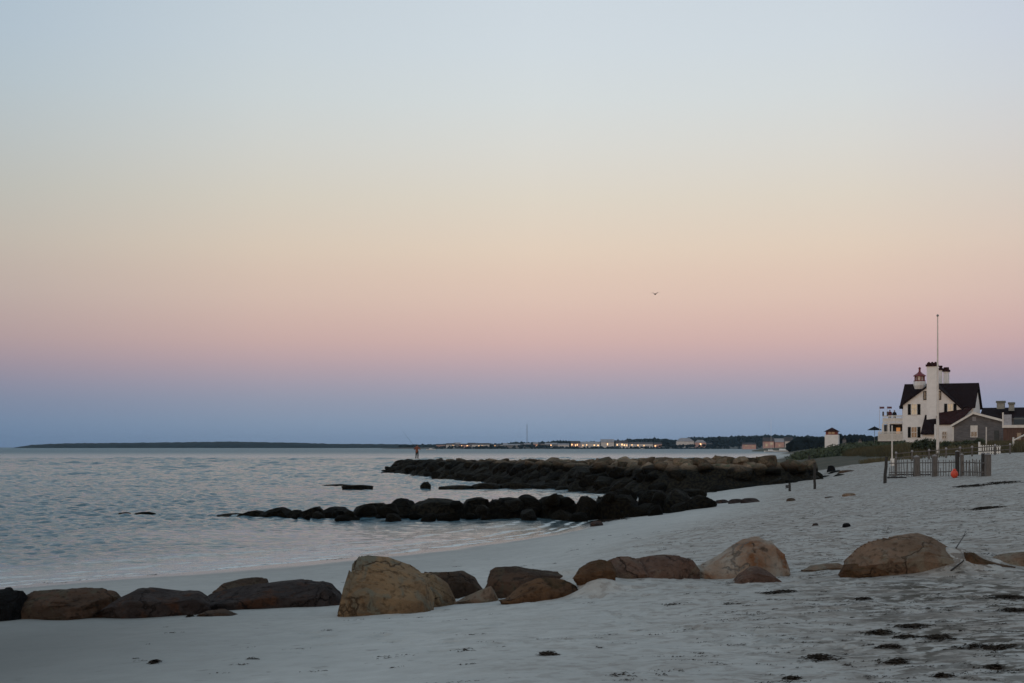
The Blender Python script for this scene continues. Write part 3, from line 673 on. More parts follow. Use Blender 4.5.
# low outer reef
RF = [([(342,486),(352,485),(362,484.6),(373,486)],486.3),([(420,485.6),(423,482.4),(428,481.6),(431,485)],486.2),([(438,486.6),(450,485.6),(462,485),(474,486)],487),([(470,486),(480,484.6),(492,484.4),(502,485.5)],487),
 ([(497,486),(508,484),(520,483.6),(533,485)],487.3),([(528,485.5),(540,482.8),(556,482.3),(571,484)],487.6),([(566,485),(574,481.4),(586,480.3),(601,482)],487.8),([(596,484),(606,480.5),(620,480),(636,481.5),(650,484)],488)]
RFL = ['faint thin rock awash far left of the outer reef','lone pointed black rock awash before the jetty tip','thin ledge barely showing at the sea end of the outer reef']
for i, (pts, vb) in enumerate(RF):
    lb = RFL[i] if i < 3 else f'low black rock, {ORD[i-3]} from the sea along the outer reef'
    if i > 2: pts = [(u, v-(1.6 if 0 < k < len(pts)-1 else .8)) for k, (u, v) in enumerate(pts)]
    shore_rock('reef_rock', pts, vb, RM['groyne'], lb, 400+i, dr=.7, sq=.7, sub=3, Y=109+i*.3, rough=.2, bury=.6, group='rocks of the low outer reef')
for i, (u0,u1,vt,vb,lb) in enumerate([(134,156,511.6,513.4,'long thin black rock awash out on the left'),(322,352,484.0,485.2,'thin dark rock awash near the left of the outer reef'),(118,131,512,513.2,'tiny black rock awash left of the long one')]):
    Yr = EYE*F/(vb-V0); shore_rock('awash_rock', [(u0,vb-.3),((u0*2+u1)/3,vt+.4),((u0+u1*2)/3,vt),(u1,vb-.3)], vb, RM['groyne'], lb, 430+i, dr=.5, sq=.8, sub=3, Y=Yr, bury=.6, group='rocks awash in the sea', cat='rock')
# small stones on the sand near the groyne
for i, (u0,u1,vt,vb,mk,lb) in enumerate([
  (714,730,499.5,503.5,'slate','small dark stone just right of the middle groyne'),(728,744,498.8,503.0,'slate','second small dark stone right of the middle groyne'),
  (740,760,498,502.5,'slate','dark stone cluster end near the big jetty foot'),(786,796,498,501,'brown','brown pebble mound below the short stub post'),
  (842,858,493,496.5,'sandy','pale low stone on the sand right of the leaning wet post'),(824,836,496.5,498.3,'slate','flat dark stone left of the pale low stone'),
  (826,836,465.5,472,'black','black rock at the shore end of the big jetty'),(838,858,470,472,'brown','thin flat stone on sand beside the jetty end'),
  (590,604,521,526,'slate','flat weed-dark stone at the foot of the middle groyne'),(812,819,523,526,'slate','small lone dark stone on the middle sand'),
  (842,851,523,526.5,'black','small black stone above the right tan boulder')]):
    shore_rock('small_stone', [(u0,(vt+vb)/2),(u0*.8+u1*.2,vt+.35),(u0*.45+u1*.55,vt),(u0*.2+u1*.8,vt+.25),(u1,(vt+vb)/2+.3)], vb, RM[mk], lb, 450+i, dr=.7, sq=.8, sub=3, group='small stones on the sand', cat='stone')

# big jetty
CR = np.array([(-12.6,184.5),(-4,152),(5,120),(12.2,97),(15,96.5),(17.6,97.5)], float)
CZ = np.array([1.55,1.75,2.05,2.45,2.55,2.5])
def crest(X, Y):
    best = np.full(np.shape(X), 1e9); z = np.zeros(np.shape(X)); sd = np.zeros(np.shape(X))
    for i in range(len(CR)-1):
        a, b = CR[i], CR[i+1]; d = b-a; L2 = d@d
        t = np.clip(((X-a[0])*d[0]+(Y-a[1])*d[1])/L2, 0, 1); px = a[0]+t*d[0]; py = a[1]+t*d[1]
        dist = np.hypot(X-px, Y-py); k = dist < best
        side = (X-a[0])*d[1]-(Y-a[1])*d[0]
        best = np.where(k, dist, best); z = np.where(k, CZ[i]+t*(CZ[i+1]-CZ[i]), z); sd = np.where(k, side, sd)
    return best, z, sd
def jh(X, Y):
    d, z, sd = crest(X, Y); hw_ = 2.0
    return z - np.maximum(0, d-hw_)*.72
gx, gy = np.meshgrid(np.arange(-22, 34, .3), np.arange(84, 196, .3))
def cobbles(x, y, cell):
    best = np.full(x.shape, 9.0); hh = np.zeros(x.shape); ix = np.floor(x/cell).astype(int); iy = np.floor(y/cell).astype(int)
    for a in (-1,0,1):
        for b in (-1,0,1):
            r1 = _P[_P[(ix+a) & 511]+((iy+b) & 511)]; r2 = _P[(r1*7+13) & 511]; r3 = _P[(r1*3+101) & 511]
            px = (ix+a+r1/512)*cell; py = (iy+b+r2/512)*cell; d = np.hypot(x-px, y-py)/cell
            k = d < best; best = np.where(k, d, best); hh = np.where(k, r3/512, hh)
    return np.clip(1-best**2*1.6, 0, 1)**.6*(.6+.6*hh)
H_ = jh(gx, gy)-.85+.62*cobbles(gx+.3*pn(gx, gy), gy, 1.25)+.14*fbm(gx/.5, gy/.5, 3)
H_ = np.maximum(H_, ground(gx, gy, False)-.6); core = grid_mesh('jetty_rubble', gx, gy, np.maximum(H_, -2.0), RM['jetty'])
tag(core, 'mass of smaller dark rubble packed between the big jetty boulders', 'rubble', None, 'stuff')
protos = []
for k in range(9):
    vs, Fc = rock_mesh(3, 700+k, random.uniform(.42,.6), .26, 13); me_o = MB().add([(p.x, p.y*random.uniform(.98,1.02), p.z*.72) for p in vs], Fc)
    protos.append(me_o)
pm = []
for mb in protos:
    me = bpy.data.meshes.new('jetty_boulder'); me.from_pydata(mb.v, [], mb.f); me.materials.append(RM['jetty']); pm.append(me)
cand = []
seen = []
for _ in range(9000):
    x = random.uniform(-22, 34); y = random.uniform(86, 194); 
    d, z, sd = crest(np.array([x]), np.array([y])); d = float(d[0]); sd = float(sd[0])
    h = float(z[0])-max(0, d-2.0)*.72
    front = sd > 0 
    if h < -.3 or (not front and d > 1.9): continue
    r = random.uniform(.5, .95)*(.9 if y < 125 else 1.15)
    if d < 1.2 and random.random() < .35: continue
    if any((x-a)**2+(y-b)**2 < (.72*(r+q))**2 for a, b, q in seen): continue
    if len(seen) >= 298: break
    seen.append((x, y, r)); cand.append((x, y, h, r))
for x, y, h, r in cand:
    o = bpy.data.objects.new('jetty_boulder', random.choice(pm)); col.objects.link(o)
    g = max(h, gz(x, y)); o.location = (x, y, g-.55*r+.02); o.scale = (r*random.uniform(.9,1.25), r*random.uniform(.9,1.25), r*random.uniform(.7,1.0)); o.rotation_euler = (random.uniform(-.3,.3), random.uniform(-.3,.3), random.uniform(0, 6.28))
    part_ = 'seaward' if y > 152 else ('middle' if y > 116 else 'shoreward')
    tier = 'tan-topped boulder along the crest' if h > float(crest(np.array([x]), np.array([y]))[1][0])-.25 else ('weed-dark boulder on the flank' if h > .9 else 'black wet boulder at the foot')
    tag(o, f'{tier} of the {part_} third of the big jetty', 'boulder', 'boulders of the big jetty')
print('jetty boulders', len(cand))

# ------------------------------------------------------------------ people (one skinned body each)
def skin_chain(name, pts, edges, radii, m, parent, root=0, sub=2):
    me = bpy.data.meshes.new(name); me.from_pydata(pts, edges, []); me.update(); me.materials.append(m)
    o = bpy.data.objects.new(name, me); col.objects.link(o); o.parent = parent
    me.skin_vertices.new() if hasattr(me.skin_vertices, 'new') and not me.skin_vertices else None
    md = o.modifiers.new('skin', 'SKIN')
    if not me.skin_vertices:
        bpy.context.view_layer.objects.active = o
    return o, md
def skinned(name, pts, edges, radii, m, parent=None, root=0, sub=2):
    """a tapering limb network meshed directly: rings along every edge joined by metaball-free union of capsules"""
    mb = MB()
    V, Fc = ico(2)
    for a, b in edges: mb.cyl(pts[a], pts[b], radii[a], radii[b], 10)
    for p, r in zip(pts, radii): mb.add([(p[0]+v[0]*r, p[1]+v[1]*r, p[2]+v[2]*r) for v in V], Fc)
    o = mb.build(name, m, parent, True)
    rm = o.modifiers.new('remesh', 'REMESH'); rm.mode = 'VOXEL'; rm.voxel_size = .018; rm.use_smooth_shade = True
    sm_ = o.modifiers.new('smooth', 'SMOOTH'); sm_.factor = .5; sm_.iterations = 4
    return o
def person(loc, rz, label, top, bottom, arms='rod', hair=(.03,.02,.015), sc=1.0):
    t = empty('person', loc, rz, label, 'person'); t.scale = (sc,)*3
    # joints, facing -y
    if arms == 'rod': la = [(-.2,0,1.42),(-.40,-.10,1.20),(-.16,-.34,1.24)]; ra = [(.2,0,1.42),(.42,-.06,1.22),(.20,-.36,1.30)]
    else: la = [(-.19,0,1.42),(-.27,-.02,1.14),(-.18,-.24,1.02)]; ra = [(.19,0,1.42),(.27,-.02,1.14),(.18,-.24,1.02)]
    pts = [(0,0,.95),(0,.01,1.2),(0,0,1.42),(0,0,1.53),(0,-.02,1.64),(0,-.01,1.70)] + la + ra + \
          [(-.1,0,.92),(-.13,-.03,.50),(-.14,.02,.09),(-.16,-.14,.05),(.1,0,.92),(.14,-.02,.50),(.16,.03,.09),(.18,-.13,.05)]
    rad = [.15,.135,.14,.06,.095,.09, .065,.048,.036, .065,.048,.036, .095,.062,.045,.04,.095,.062,.045,.04]
    ed = [(0,1),(1,2),(2,3),(3,4),(4,5),(2,6),(6,7),(7,8),(2,9),(9,10),(10,11),(0,12),(12,13),(13,14),(14,15),(0,16),(16,17),(17,18),(18,19)]
    # hands: palm, four fingers and a thumb closed inwards; nose and ears on the head
    for hb, sx in ((8,1),(11,-1)):
        hx, hy, hz = pts[hb]; pi = len(pts); pts.append((hx+sx*.02, hy-.06, hz)); rad.append(.034); ed.append((hb, pi))
        for k, ln in enumerate((.05,.058,.054,.042)):
            a = len(pts); pts.append((hx+sx*.045, hy-.085, hz+.03-.02*k)); rad.append(.0105); pts.append((hx+sx*(.045+ln*.5), hy-.06, hz+.03-.02*k)); rad.append(.0095); ed.extend([(pi, a),(a, a+1)])
        a = len(pts); pts.append((hx+sx*.01, hy-.06, hz+.05)); rad.append(.012); ed.append((pi, a))
    a = len(pts); pts += [(0,-.118,1.66),(-.095,0,1.66),(.095,0,1.66)]; rad += [.016,.022,.022]; ed += [(4,a),(4,a+1),(4,a+2)]
    skinned('body', pts, ed, rad, M['skin'], t)
    jm = mat('jacket_cloth', top, .85, tuple(x*.6 for x in top), 6); tm = mat('trouser_cloth', bottom, .85, tuple(x*.6 for x in bottom), 6)
    skinned('jacket', [(0,0,.92),(0,.01,1.2),(0,0,1.41),(0,0,1.49)]+la+ra, [(0,1),(1,2),(2,3),(2,4),(4,5),(5,6),(2,7),(7,8),(8,9)], [.185,.165,.17,.085,.09,.068,.052,.09,.068,.052], jm, t)
    skinned('trousers', [(0,0,.95),(-.1,0,.90),(-.13,-.03,.50),(-.14,.02,.13),(.1,0,.90),(.14,-.02,.50),(.16,.03,.13)], [(0,1),(1,2),(2,3),(0,4),(4,5),(5,6)], [.165,.115,.082,.07,.115,.082,.07], tm, t)
    skinned('hair', [(0,.025,1.72),(0,.06,1.66),(0,-.02,1.755)], [(0,1),(0,2)], [.098,.075,.06], mat('hair', hair, .7), t)
    return t
jx, jy = ux(417, 176), 176
jz = vz(459, 176)
person((jx, jy, jz), R(150), 'person in reddish jacket and dark trousers fishing near the jetty tip', (.30,.10,.06), (.015,.018,.02), 'rod')
r_ = MB(); r_.cyl((0,0,0), (-1.6,-.9,2.2), .018, .006, 6); o = r_.build('fishing_rod', M['black'], None, False, (jx-.1, jy+.32, jz+1.22)); tag(o, 'thin fishing rod held up by the person on the jetty', 'fishing rod')
MB().cyl((.02,-.02,-.02),(.02,-.09,-.04),.04,.04,8).build('reel', M['grey_metal'], o)

# ------------------------------------------------------------------ white gabled house and its neighbours
HR = R(-24.8); HY = 190.0; S = HY/F; HXc = ux(940, HY); base_z = 0.0
LYD = [190.0]
def lx(u, y=0):
    k = (u-U0)/F; c_, s_ = math.cos(HR), math.sin(HR)
    return (k*(HY+y*c_)-HXc+y*s_)/(c_-k*s_)
def lz(v): return EYE+(V0-v)*LYD[0]/F
BZ = 3.0
def hbox(mb, u0, u1, v0, v1, y, d, pad=0):
    return mb.box(lx(u0,y), lx(u1,y), y, y+d, lz(v1), lz(v0))
H = empty('beach_house', (HXc, HY, 0), HR, 'white gabled house with red-roofed lantern and tall chimneys', 'house')
# main block, ridge left to right
xr0, xr1 = lx(904.5,0), lx(979,0); zr = lz(383.5); ze = lz(408)
m = MB(); m.box(xr0+.3, xr1-.3, -3.6, 3.6, BZ, ze+.25)
m.prism([(0,0)]*3, 0, 0) if False else None
for xx in (xr0+.3, xr1-.42):
    m.add([(xx,-3.6,ze+.2),(xx+.12,-3.6,ze+.2),(xx,3.6,ze+.2),(xx+.12,3.6,ze+.2),(xx,0,zr-.25),(xx+.12,0,zr-.25)], [(0,2,4),(1,5,3),(0,4,5,1),(2,3,5,4),(0,1,3,2)])
m.build('wall', M['white'], H)
m = MB()
m.slab((xr0,-4.1,ze),(xr1,-4.1,ze),(xr1,0,zr),(xr0,0,zr), .18); m.slab((xr0,0,zr),(xr1,0,zr),(xr1,4.1,ze),(xr0,4.1,ze), .18)
rf = m.build('roof', M['roof'], H)
# front gable wing
LYD[0] = 185.5
yw = -5.0; a0, a1 = lx(903,yw), lx(962,yw); pk = lx(932.5,yw); zp = lz(382.2); zl, zrt = lz(404.5), lz(409.5)
m = MB(); m.prism([(a0,BZ),(a1,BZ),(a1,zrt),(pk,zp-.15),(a0,zl)], yw, -.5); m.build('wing_wall', M['white'], H)
m = MB()
sl = (zp-zl)/(pk-a0); sr = (zp-zrt)/(a1-pk)
m.slab((a0-.45,yw-.35,zl-.45*sl+.18),(pk,yw-.35,zp+.1),(pk,-.1,zp+.1),(a0-.45,-.1,zl-.45*sl+.18), .2)
m.slab((pk,yw-.35,zp+.1),(a1+.4,yw-.35,zrt-.4*sr+.18),(a1+.4,-.1,zrt-.4*sr+.18),(pk,-.1,zp+.1), .2)
m.build('wing_roof', M['roof'], H)
def window(par, u0, u1, v0, v1, y, glass, shut=None, frame='white_trim', name='window', swid=2.8, sash=True):
    x0, x1, z0, z1 = lx(u0,y), lx(u1,y), lz(v1), lz(v0); f = .09
    m = MB(); m.box(x0-f,x1+f,y-.07,y-.003,z0-f,z0); m.box(x0-f,x1+f,y-.07,y-.003,z1,z1+f); m.box(x0-f,x0,y-.07,y-.003,z0,z1); m.box(x1,x1+f,y-.07,y-.003,z0,z1)
    if sash: m.box(x0,x1,y-.06,y-.03,(z0+z1)/2-.04,(z0+z1)/2+.04); m.box((x0+x1)/2-.03,(x0+x1)/2+.03,y-.06,y-.03,z0,z1)
    w_ = m.build(name, M[frame], par)
    MB().box(x0,x1,y-.028,y-.005,z0,z1).build('pane', M[glass], w_)
    if shut:
        for s_ in (-1,1):
            xa = x0-f-.02-swid*S if s_ < 0 else x1+f+.02
            MB().box(xa, xa+swid*S, y-.06, y-.004, z0-.05, z1+.05).build('shutter', M['black'], par)
window(H, 911.6, 916.6, 404.2, 414.2, yw, 'glass_warm', True)
window(H, 911.6, 916.6, 427.2, 437.2, yw, 'glass_dim', True)
window(H, 948.0, 952.6, 404.2, 414.2, yw, 'glass_warm', True)
window(H, 924.0, 925.6, 391.8, 399.2, yw, 'glass', None, frame='black', sash=False)
window(H, 938.8, 940.4, 391.8, 399.2, yw, 'glass', None, frame='black', sash=False)
# chimneys
def chimney(u0, u1, vt, vb, y, d):
    m = MB(); hbox(m, u0, u1, vt+4, vb, y, d); c_ = m.build('chimney', M['white'], H)
    x0, x1 = lx(u0,y), lx(u1,y); m = MB(); m.box(x0-.12,x1+.12,y-.12,y+d+.12,lz(vt+4.2),lz(vt+2.2)); m.box(x0+.02,x1-.02,y+.05,y+d-.05,lz(vt+2.3),lz(vt+.6))
    for k in range(3): m.cyl((x0+(k+.5)*(x1-x0)/3, y+d/2, lz(vt+1)), (x0+(k+.5)*(x1-x0)/3, y+d/2, lz(vt-.4)), .14, .12, 8)
    m.build('chimney_cap', M['roof_red'] , c_)
chimney(926.6, 936.6, 362.5, 440, yw-1.0, .97)
LYD[0] = 190.5
chimney(943.2, 948.2, 367.3, 396, 1.2, 1.0)
chimney(938.8, 941.6, 366.0, 396, .3, .7)
# lantern cupola
LYD[0] = 190.0
cyx = -2.6; cu = lx(919.6, cyx); Lt = MB(); Lt.lathe([(.62,lz(389.5)),(.80,lz(386)),(.82,lz(382.6)),(.74,lz(381.9))], cu, cyx, 12); lb_ = Lt.build('lantern_base', M['white'], H)
MB().lathe([(.56,lz(382)),(.56,lz(377))], cu, cyx, 8).build('lantern_glass', mat('lantern_pane', (.45,.42,.42), .15, (.4,.38,.38)), lb_)
m = MB()
for k in range(8):
    a_ = 2*math.pi*(k+.5)/8; m.cyl((cu+.62*math.cos(a_),cyx+.62*math.sin(a_),lz(382)),(cu+.62*math.cos(a_),cyx+.62*math.sin(a_),lz(376.6)),.07,.07,6)
m.lathe([(.76,lz(382.0)),(.80,lz(381.5)),(.76,lz(381.1))], cu, cyx, 12); m.build('lantern_frame', M['red'], lb_)
MB().lathe([(.84,lz(376.8)),(.80,lz(376)),(.30,lz(373.5)),(.13,lz(372)),(.13,lz(369.4)),(.2,lz(369)),(.08,lz(367.8))], cu, cyx, 12).build('lantern_roof', M['red'], lb_)
# porch with balcony (left)
LYD[0] = 189.0
yd = -3.6; xd0, xd1 = lx(882.5,yd), lx(903,yd)
m = MB(); m.box(lx(878,yd-1), xd1+.5, yd-1.2, 3.5, lz(442), lz(441)); deck = m.build('deck', M['grey_wood'], H)
m = MB()
for u in np.arange(878.4, 903, 1.1): m.box(lx(u,yd-1)-.035, lx(u,yd-1)+.035, yd-1.14, yd-1.08, lz(441), lz(432.5))
m.box(lx(878,yd-1), lx(903,yd-1), yd-1.16, yd-1.04, lz(432.6), lz(431.6)); m.box(lx(878,yd-1), lx(903,yd-1), yd-1.15, yd-1.05, lz(441.2), lz(440)); m.box(lx(878,yd-1), lx(903,yd-1), yd-1.05, yd-1.0, lz(440.8), lz(433.6))
m.build('lower_railing', M['white_trim'], H)
m = MB(); m.box(xd0, xd1+.5, yd, 3.4, lz(424), lz(422.4)); m.build('balcony_floor', M['white_trim'], H)
m = MB()
for u in np.arange(883, 903, 1.3): m.box(lx(u,yd)-.035, lx(u,yd)+.035, yd+.02, yd+.08, lz(422.4), lz(416))
m.box(xd0, xd1+.5, yd, yd+.12, lz(416.4), lz(415.4)); m.box(xd0, xd1+.4, yd+.03, yd+.07, lz(421.8), lz(418.2))
m.build('upper_railing', M['white_trim'], H)
for u in (882.8, 888.5):
    MB().box(lx(u,yd)-.13, lx(u,yd)+.13, yd, yd+.26, lz(441), lz(424)).build('porch_post', M['white_trim'], H)
for u in (883, 887.4): MB().box(lx(u,yd)-.1, lx(u,yd)+.1, yd, yd+.2, lz(416), lz(411.5)).build('rail_post', M['grey_wood'], H)
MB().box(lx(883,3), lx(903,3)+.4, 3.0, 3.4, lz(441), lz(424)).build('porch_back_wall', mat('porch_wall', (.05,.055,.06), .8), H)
MB().box(lx(896.5,2.8), lx(900,2.8), 2.6, 3.0, lz(437.5), lz(427)).build('lit_doorway', M['lampglow'], H)
for u in (884, 893, 902): MB().box(lx(u,yd)-.15, lx(u,yd)+.15, yd-.2, yd+.1, 2.4, lz(442)).build('deck_pier', M['grey_wood'], H)
# lower addition roofs in front of the wing
LYD[0] = 182.5
y2 = -8.6
m = MB(); m.box(lx(922,y2+.4), lx(960,y2+.4), y2+.4, yw-.02, BZ, lz(431)); m.build('addition_wall', M['white'], H)
m = MB(); m.slab((lx(920.5,y2),y2,lz(433.3)),(lx(938,y2),y2,lz(433.3)),(lx(938,yw),yw-.01,lz(412.8)),(lx(925,yw),yw-.01,lz(414.4)), .16); m.build('addition_roof', M['roof'], H)
m = MB(); m.slab((lx(936,y2-.4),y2-.4,lz(423.6)),(lx(957,y2-.4),y2-.4,lz(423.6)),(lx(972,yw),yw-.01,lz(407.5)),(lx(936,yw),yw-.01,lz(412.6)), .16); m.build('addition_roof', M['roof_red'], H)
m = MB(); m.box(lx(934.2,y2-.2), lx(954,y2-.2), y2-.2, y2+2.6, BZ, lz(424.4)); m.build('bay_wall', M['white'], H)
window(H, 942.4, 946.2, 432, 438.5, y2-.2, 'glass', None)

# grey shingled cottage
LYD[0] = 175.0
CT = empty('shingled_cottage', (HXc, HY, 0), HR, 'grey shingled cottage with white rake trim and one white window', 'house')
yc = -13.0
cx0, cx1, cpk = lx(952.5,yc), lx(1002.5,yc), lx(973.5,yc); zl_, zr_, zp_ = lz(424.2), lz(419.8), lz(412.2)
MB().prism([(cx0,BZ),(cx1,BZ),(cx1,zr_-.15),(cpk,zp_-.15),(cx0,zl_-.15)], yc, yc+4).build('wall', M['shingle'], CT)
m = MB(); m.slab((cx0-.3,yc-.3,zl_-.16),(cpk,yc-.3,zp_+.04),(cpk,yc+4.3,zp_+.04),(cx0-.3,yc+4.3,zl_-.16), .12); m.slab((cpk,yc-.3,zp_+.04),(cx1+.2,yc-.3,zr_-.03),(cx1+.2,yc+4.3,zr_-.03),(cpk,yc+4.3,zp_+.04), .12); m.build('roof', M['roof'], CT)
m = MB()
for (xa,za,xb,zb) in ((cx0-.3,zl_-.2,cpk,zp_),(cpk,zp_,cx1+.2,zr_-.07)): m.add([(xa,yc-.36,za-.22),(xb,yc-.36,zb-.22),(xb,yc-.36,zb+.06),(xa,yc-.36,za+.06),(xa,yc-.31,za-.22),(xb,yc-.31,zb-.22),(xb,yc-.31,zb+.06),(xa,yc-.31,za+.06)], [(0,1,2,3),(7,6,5,4),(0,4,5,1),(3,2,6,7),(0,3,7,4),(1,5,6,2)])
m.build('rake_trim', M['white_trim'], CT); MB().box(cx0-.02, cx0+.16, yc-.05, yc-.003, BZ, zl_-.3).build('corner_board', M['white_trim'], CT)
window(CT, 971.2, 976.8, 426.4, 436.6, yc, 'glass', None)
MB().box(lx(970.4,yc), lx(977.6,yc), yc-.055, yc-.004, lz(431.5), lz(425.4)).build('window_blind', M['white_trim'], CT)
MB().box(lx(972.3,yc), lx(976,yc), yc-.05, yc-.004, lz(420.8), lz(416.6)).build('gable_vent', mat('vent_grey', (.3,.3,.33), .7), CT)
MB().box(lx(994,yc), lx(999,yc), yc-.04, yc-.004, lz(446), lz(430.5)).build('door', mat('dark_door', (.045,.055,.06), .6), CT)

# long dark-roofed building behind
LYD[0] = 190.5
LB = empty('long_building', (HXc, HY, 0), HR, 'long low building with dark roof behind the grey cottage', 'house')
yb = 5.0
MB().box(lx(981,yb), lx(1070,yb), yb+.3, yb+7.5, BZ, lz(417.5)).build('wall', M['shingle'], LB)
m = MB(); m.slab((lx(979,yb),yb-.2,lz(418)),(lx(1072,yb),yb-.2,lz(418)),(lx(1072,yb),yb+4,lz(406.6)),(lx(979,yb),yb+4,lz(406.6)), .15); m.slab((lx(979,yb),yb+4,lz(406.6)),(lx(1072,yb),yb+4,lz(406.6)),(lx(1072,yb),yb+8,lz(418)),(lx(979,yb),yb+8,lz(418)), .15); m.build('roof', M['roof'], LB)
vg = mat('vent_green_grey', (.16,.17,.15), .7)
for u0,u1,vt,vb_ in ((996.6,1004.2,400.2,408.4),(1008.6,1013.6,401.8,410.4)):
    m = MB(); m.box(lx(u0,6.5), lx(u1,6.5), 6.5, 7.5, lz(vb_), lz(vt+2.2)); v_ = m.build('roof_vent', mat('vent_pale', (.33,.33,.30), .7), LB)
    MB().box(lx(u0,6.5)-.1, lx(u1,6.5)+.1, 6.4, 7.6, lz(vt+2.1), lz(vt)).build('vent_cap', vg, v_)

# brown flat-topped building with terrace
LYD[0] = 167.5
BB = empty('brown_building', (HXc, HY, 0), HR, 'brown clad building with white-edged roof terrace at the right edge', 'building')
yt = -20.0
MB().box(lx(1003,yt), lx(1075,yt), yt, yt+6, BZ-.3, lz(427.8)).build('wall', M['brown_clad'], BB)
MB().box(lx(1002.2,yt), lx(1076,yt), yt-.15, yt+6.15, lz(427.8), lz(425)).build('parapet', M['white_trim'], BB)
MB().box(lx(1002.2,yt), lx(1003.6,yt), yt-.1, yt+.1, lz(425), lz(412.4)).build('corner_post', M['white_trim'], BB)
MB().box(lx(1003.7,yt), lx(1011.5,yt), yt-.03, yt+.03, lz(425), lz(414.6)).build('screen_panel', mat('pale_blue_panel', (.42,.45,.52), .6), BB)
MB().box(lx(1012,yt), lx(1060,yt), yt+2, yt+4.5, lz(425), lz(416.8)).build('terrace_furniture', mat('dark_cover', (.05,.06,.07), .8), BB)
MB().box(lx(1012,yt), lx(1075,yt), yt-.02, yt+.02, lz(419.2), lz(418.6)).build('handrail', M['grey_metal'], BB)
for u in (1017,1024): window(BB, u, u+4, 433, 440, yt, 'glass', None, frame='brown_clad', sash=False)
# white steps
ST = empty('white_stairs', (ux(1020,112), 112, gz(ux(1020,112),112)), R(-20), 'white wooden steps and handrails before the brown building', 'stairs')
for k in range(5): MB().box(-.5+k*.34, -.16+k*.34, -.5, .5, -.3, .16+k*.17).build('step', M['white_trim'], ST)
for yy in (-.5,.5):
    m = MB(); m.cyl((-.5,yy,.9), (1.4,yy,1.9), .06, .06, 6); m.cyl((-.5,yy,-.2),(-.5,yy,1.15),.07,.07,6); m.cyl((1.3,yy,-.1),(1.3,yy,2.0),.07,.07,6); m.build('handrail', M['white_trim'], ST)
# people, umbrella on the deck
LYD[0] = 189.0
def hpt(u, y, z): 
    x = lx(u,y); c_, s_ = math.cos(HR), math.sin(HR); return (HXc+x*c_-y*s_, HY+x*s_+y*c_, z)
person(hpt(889.8, -2.6, lz(422.4)), R(0), 'person in dark red top standing on the house balcony', (.16,.03,.04), (.03,.03,.04), 'rest', sc=.95)
person(hpt(894.4, -2.4, lz(422.4)), R(0), 'person in black standing beside the red one on the balcony', (.012,.012,.014), (.02,.02,.025), 'rest', sc=.92)
def umbrella(pt, rad, h, label, m1, closed=False):
    t = empty('patio_umbrella', pt, 0, label, 'umbrella')
    MB().cyl((0,0,0),(0,0,h),.03,.03,8).build('pole', M['grey_metal'], t)
    if closed: MB().lathe([(.06,h-1.5),(.16,h-1.3),(.10,h-.3),(.02,h+.1)],0,0,8).build('canopy', m1, t)
    else: MB().lathe([(rad,h-.42),(rad*.98,h-.36),(rad*.55,h-.14),(.04,h+.08),(.02,h+.16)],0,0,8).build('canopy', m1, t)
p = hpt(874.5, -1.5, 0); umbrella((p[0], p[1], gz(p[0],p[1])), .95, lz(426.8)-gz(p[0],p[1]), 'dark open umbrella standing left of the house deck', M['black'])
for i, u in enumerate((879.5, 887)):
    p = hpt(u, -3.3, 0); z0 = lz(441); t = empty('flag', (p[0], p[1], z0), 0, ['small flag on a staff at the left corner of the deck','small flag on a staff near the red-topped person'][i], 'flag')
    MB().cyl((0,0,0),(0,0,lz(406)-z0),.03,.02,6).build('staff', M['pole'], t)
    fm = MB(); 
    for k in range(4): fm.add([(k*.16,.03*math.sin(k*1.9),lz(408.4)-z0),(k*.16+.16,.03*math.sin(k*1.9+1.9),lz(408.4)-z0-.02),(k*.16+.16,.03*math.sin(k*1.9+1.9),lz(406.4)-z0-.02),(k*.16,.03*math.sin(k*1.9),lz(406.4)-z0)], [(0,1,2,3)])
    fm.build('banner', mat('flag_cloth', (.18,.08,.10), .8), t)

# small white tower with red hip roof
TY = 250.0; tx = ux(832, TY); s_ = TY/F
T_ = empty('watch_tower', (tx, TY, 0), R(-18), 'small white square tower with a red hipped roof in the dunes', 'tower')
MB().box(-1.15,1.15,-1.15,1.15,1.8,vz(434.8,TY)).build('wall', M['white'], T_)
MB().box(-1.0,1.0,-1.0,1.0,vz(434.8,TY),vz(431.4,TY)).build('lookout_room', M['red'], T_)
for k in (-.55, .05): MB().box(k,k+.5,-1.06,-.99,vz(434.2,TY),vz(432,TY)).build('window', M['glass_dim'], T_)
zz = vz(431.6,TY); MB().add([(-1.3,-1.3,zz),(1.3,-1.3,zz),(1.3,1.3,zz),(-1.3,1.3,zz),(0,0,vz(427.4,TY))],[(0,1,4),(1,2,4),(2,3,4),(3,0,4),(3,2,1,0)]).build('roof', M['roof_red'], T_)
# two small grey sheds right of it
for u0,u1,vt,lb,Yk in ((842.5,846,437.5,'narrow grey shed just right of the small white tower',255),(858.5,861.5,438.5,'pale narrow hut between tower and house deck',235)):
    x = ux((u0+u1)/2,Yk); w_ = (u1-u0)/2*Yk/F; zt = vz(vt,Yk)
    t = empty('beach_hut', (x,Yk,0), R(-15), lb, 'hut'); MB().box(-w_,w_,-w_,w_,1.5,zt-.4).build('wall', M['far_grey'], t)
    MB().add([(-w_*1.15,-w_*1.15,zt-.4),(w_*1.15,-w_*1.15,zt-.4),(w_*1.15,w_*1.15,zt-.4),(-w_*1.15,w_*1.15,zt-.4),(0,-w_*1.15,zt),(0,w_*1.15,zt)],[(0,1,4),(1,2,5,4),(2,3,5),(3,0,4,5),(3,2,1,0)]).build('roof', M['far_roof'], t)

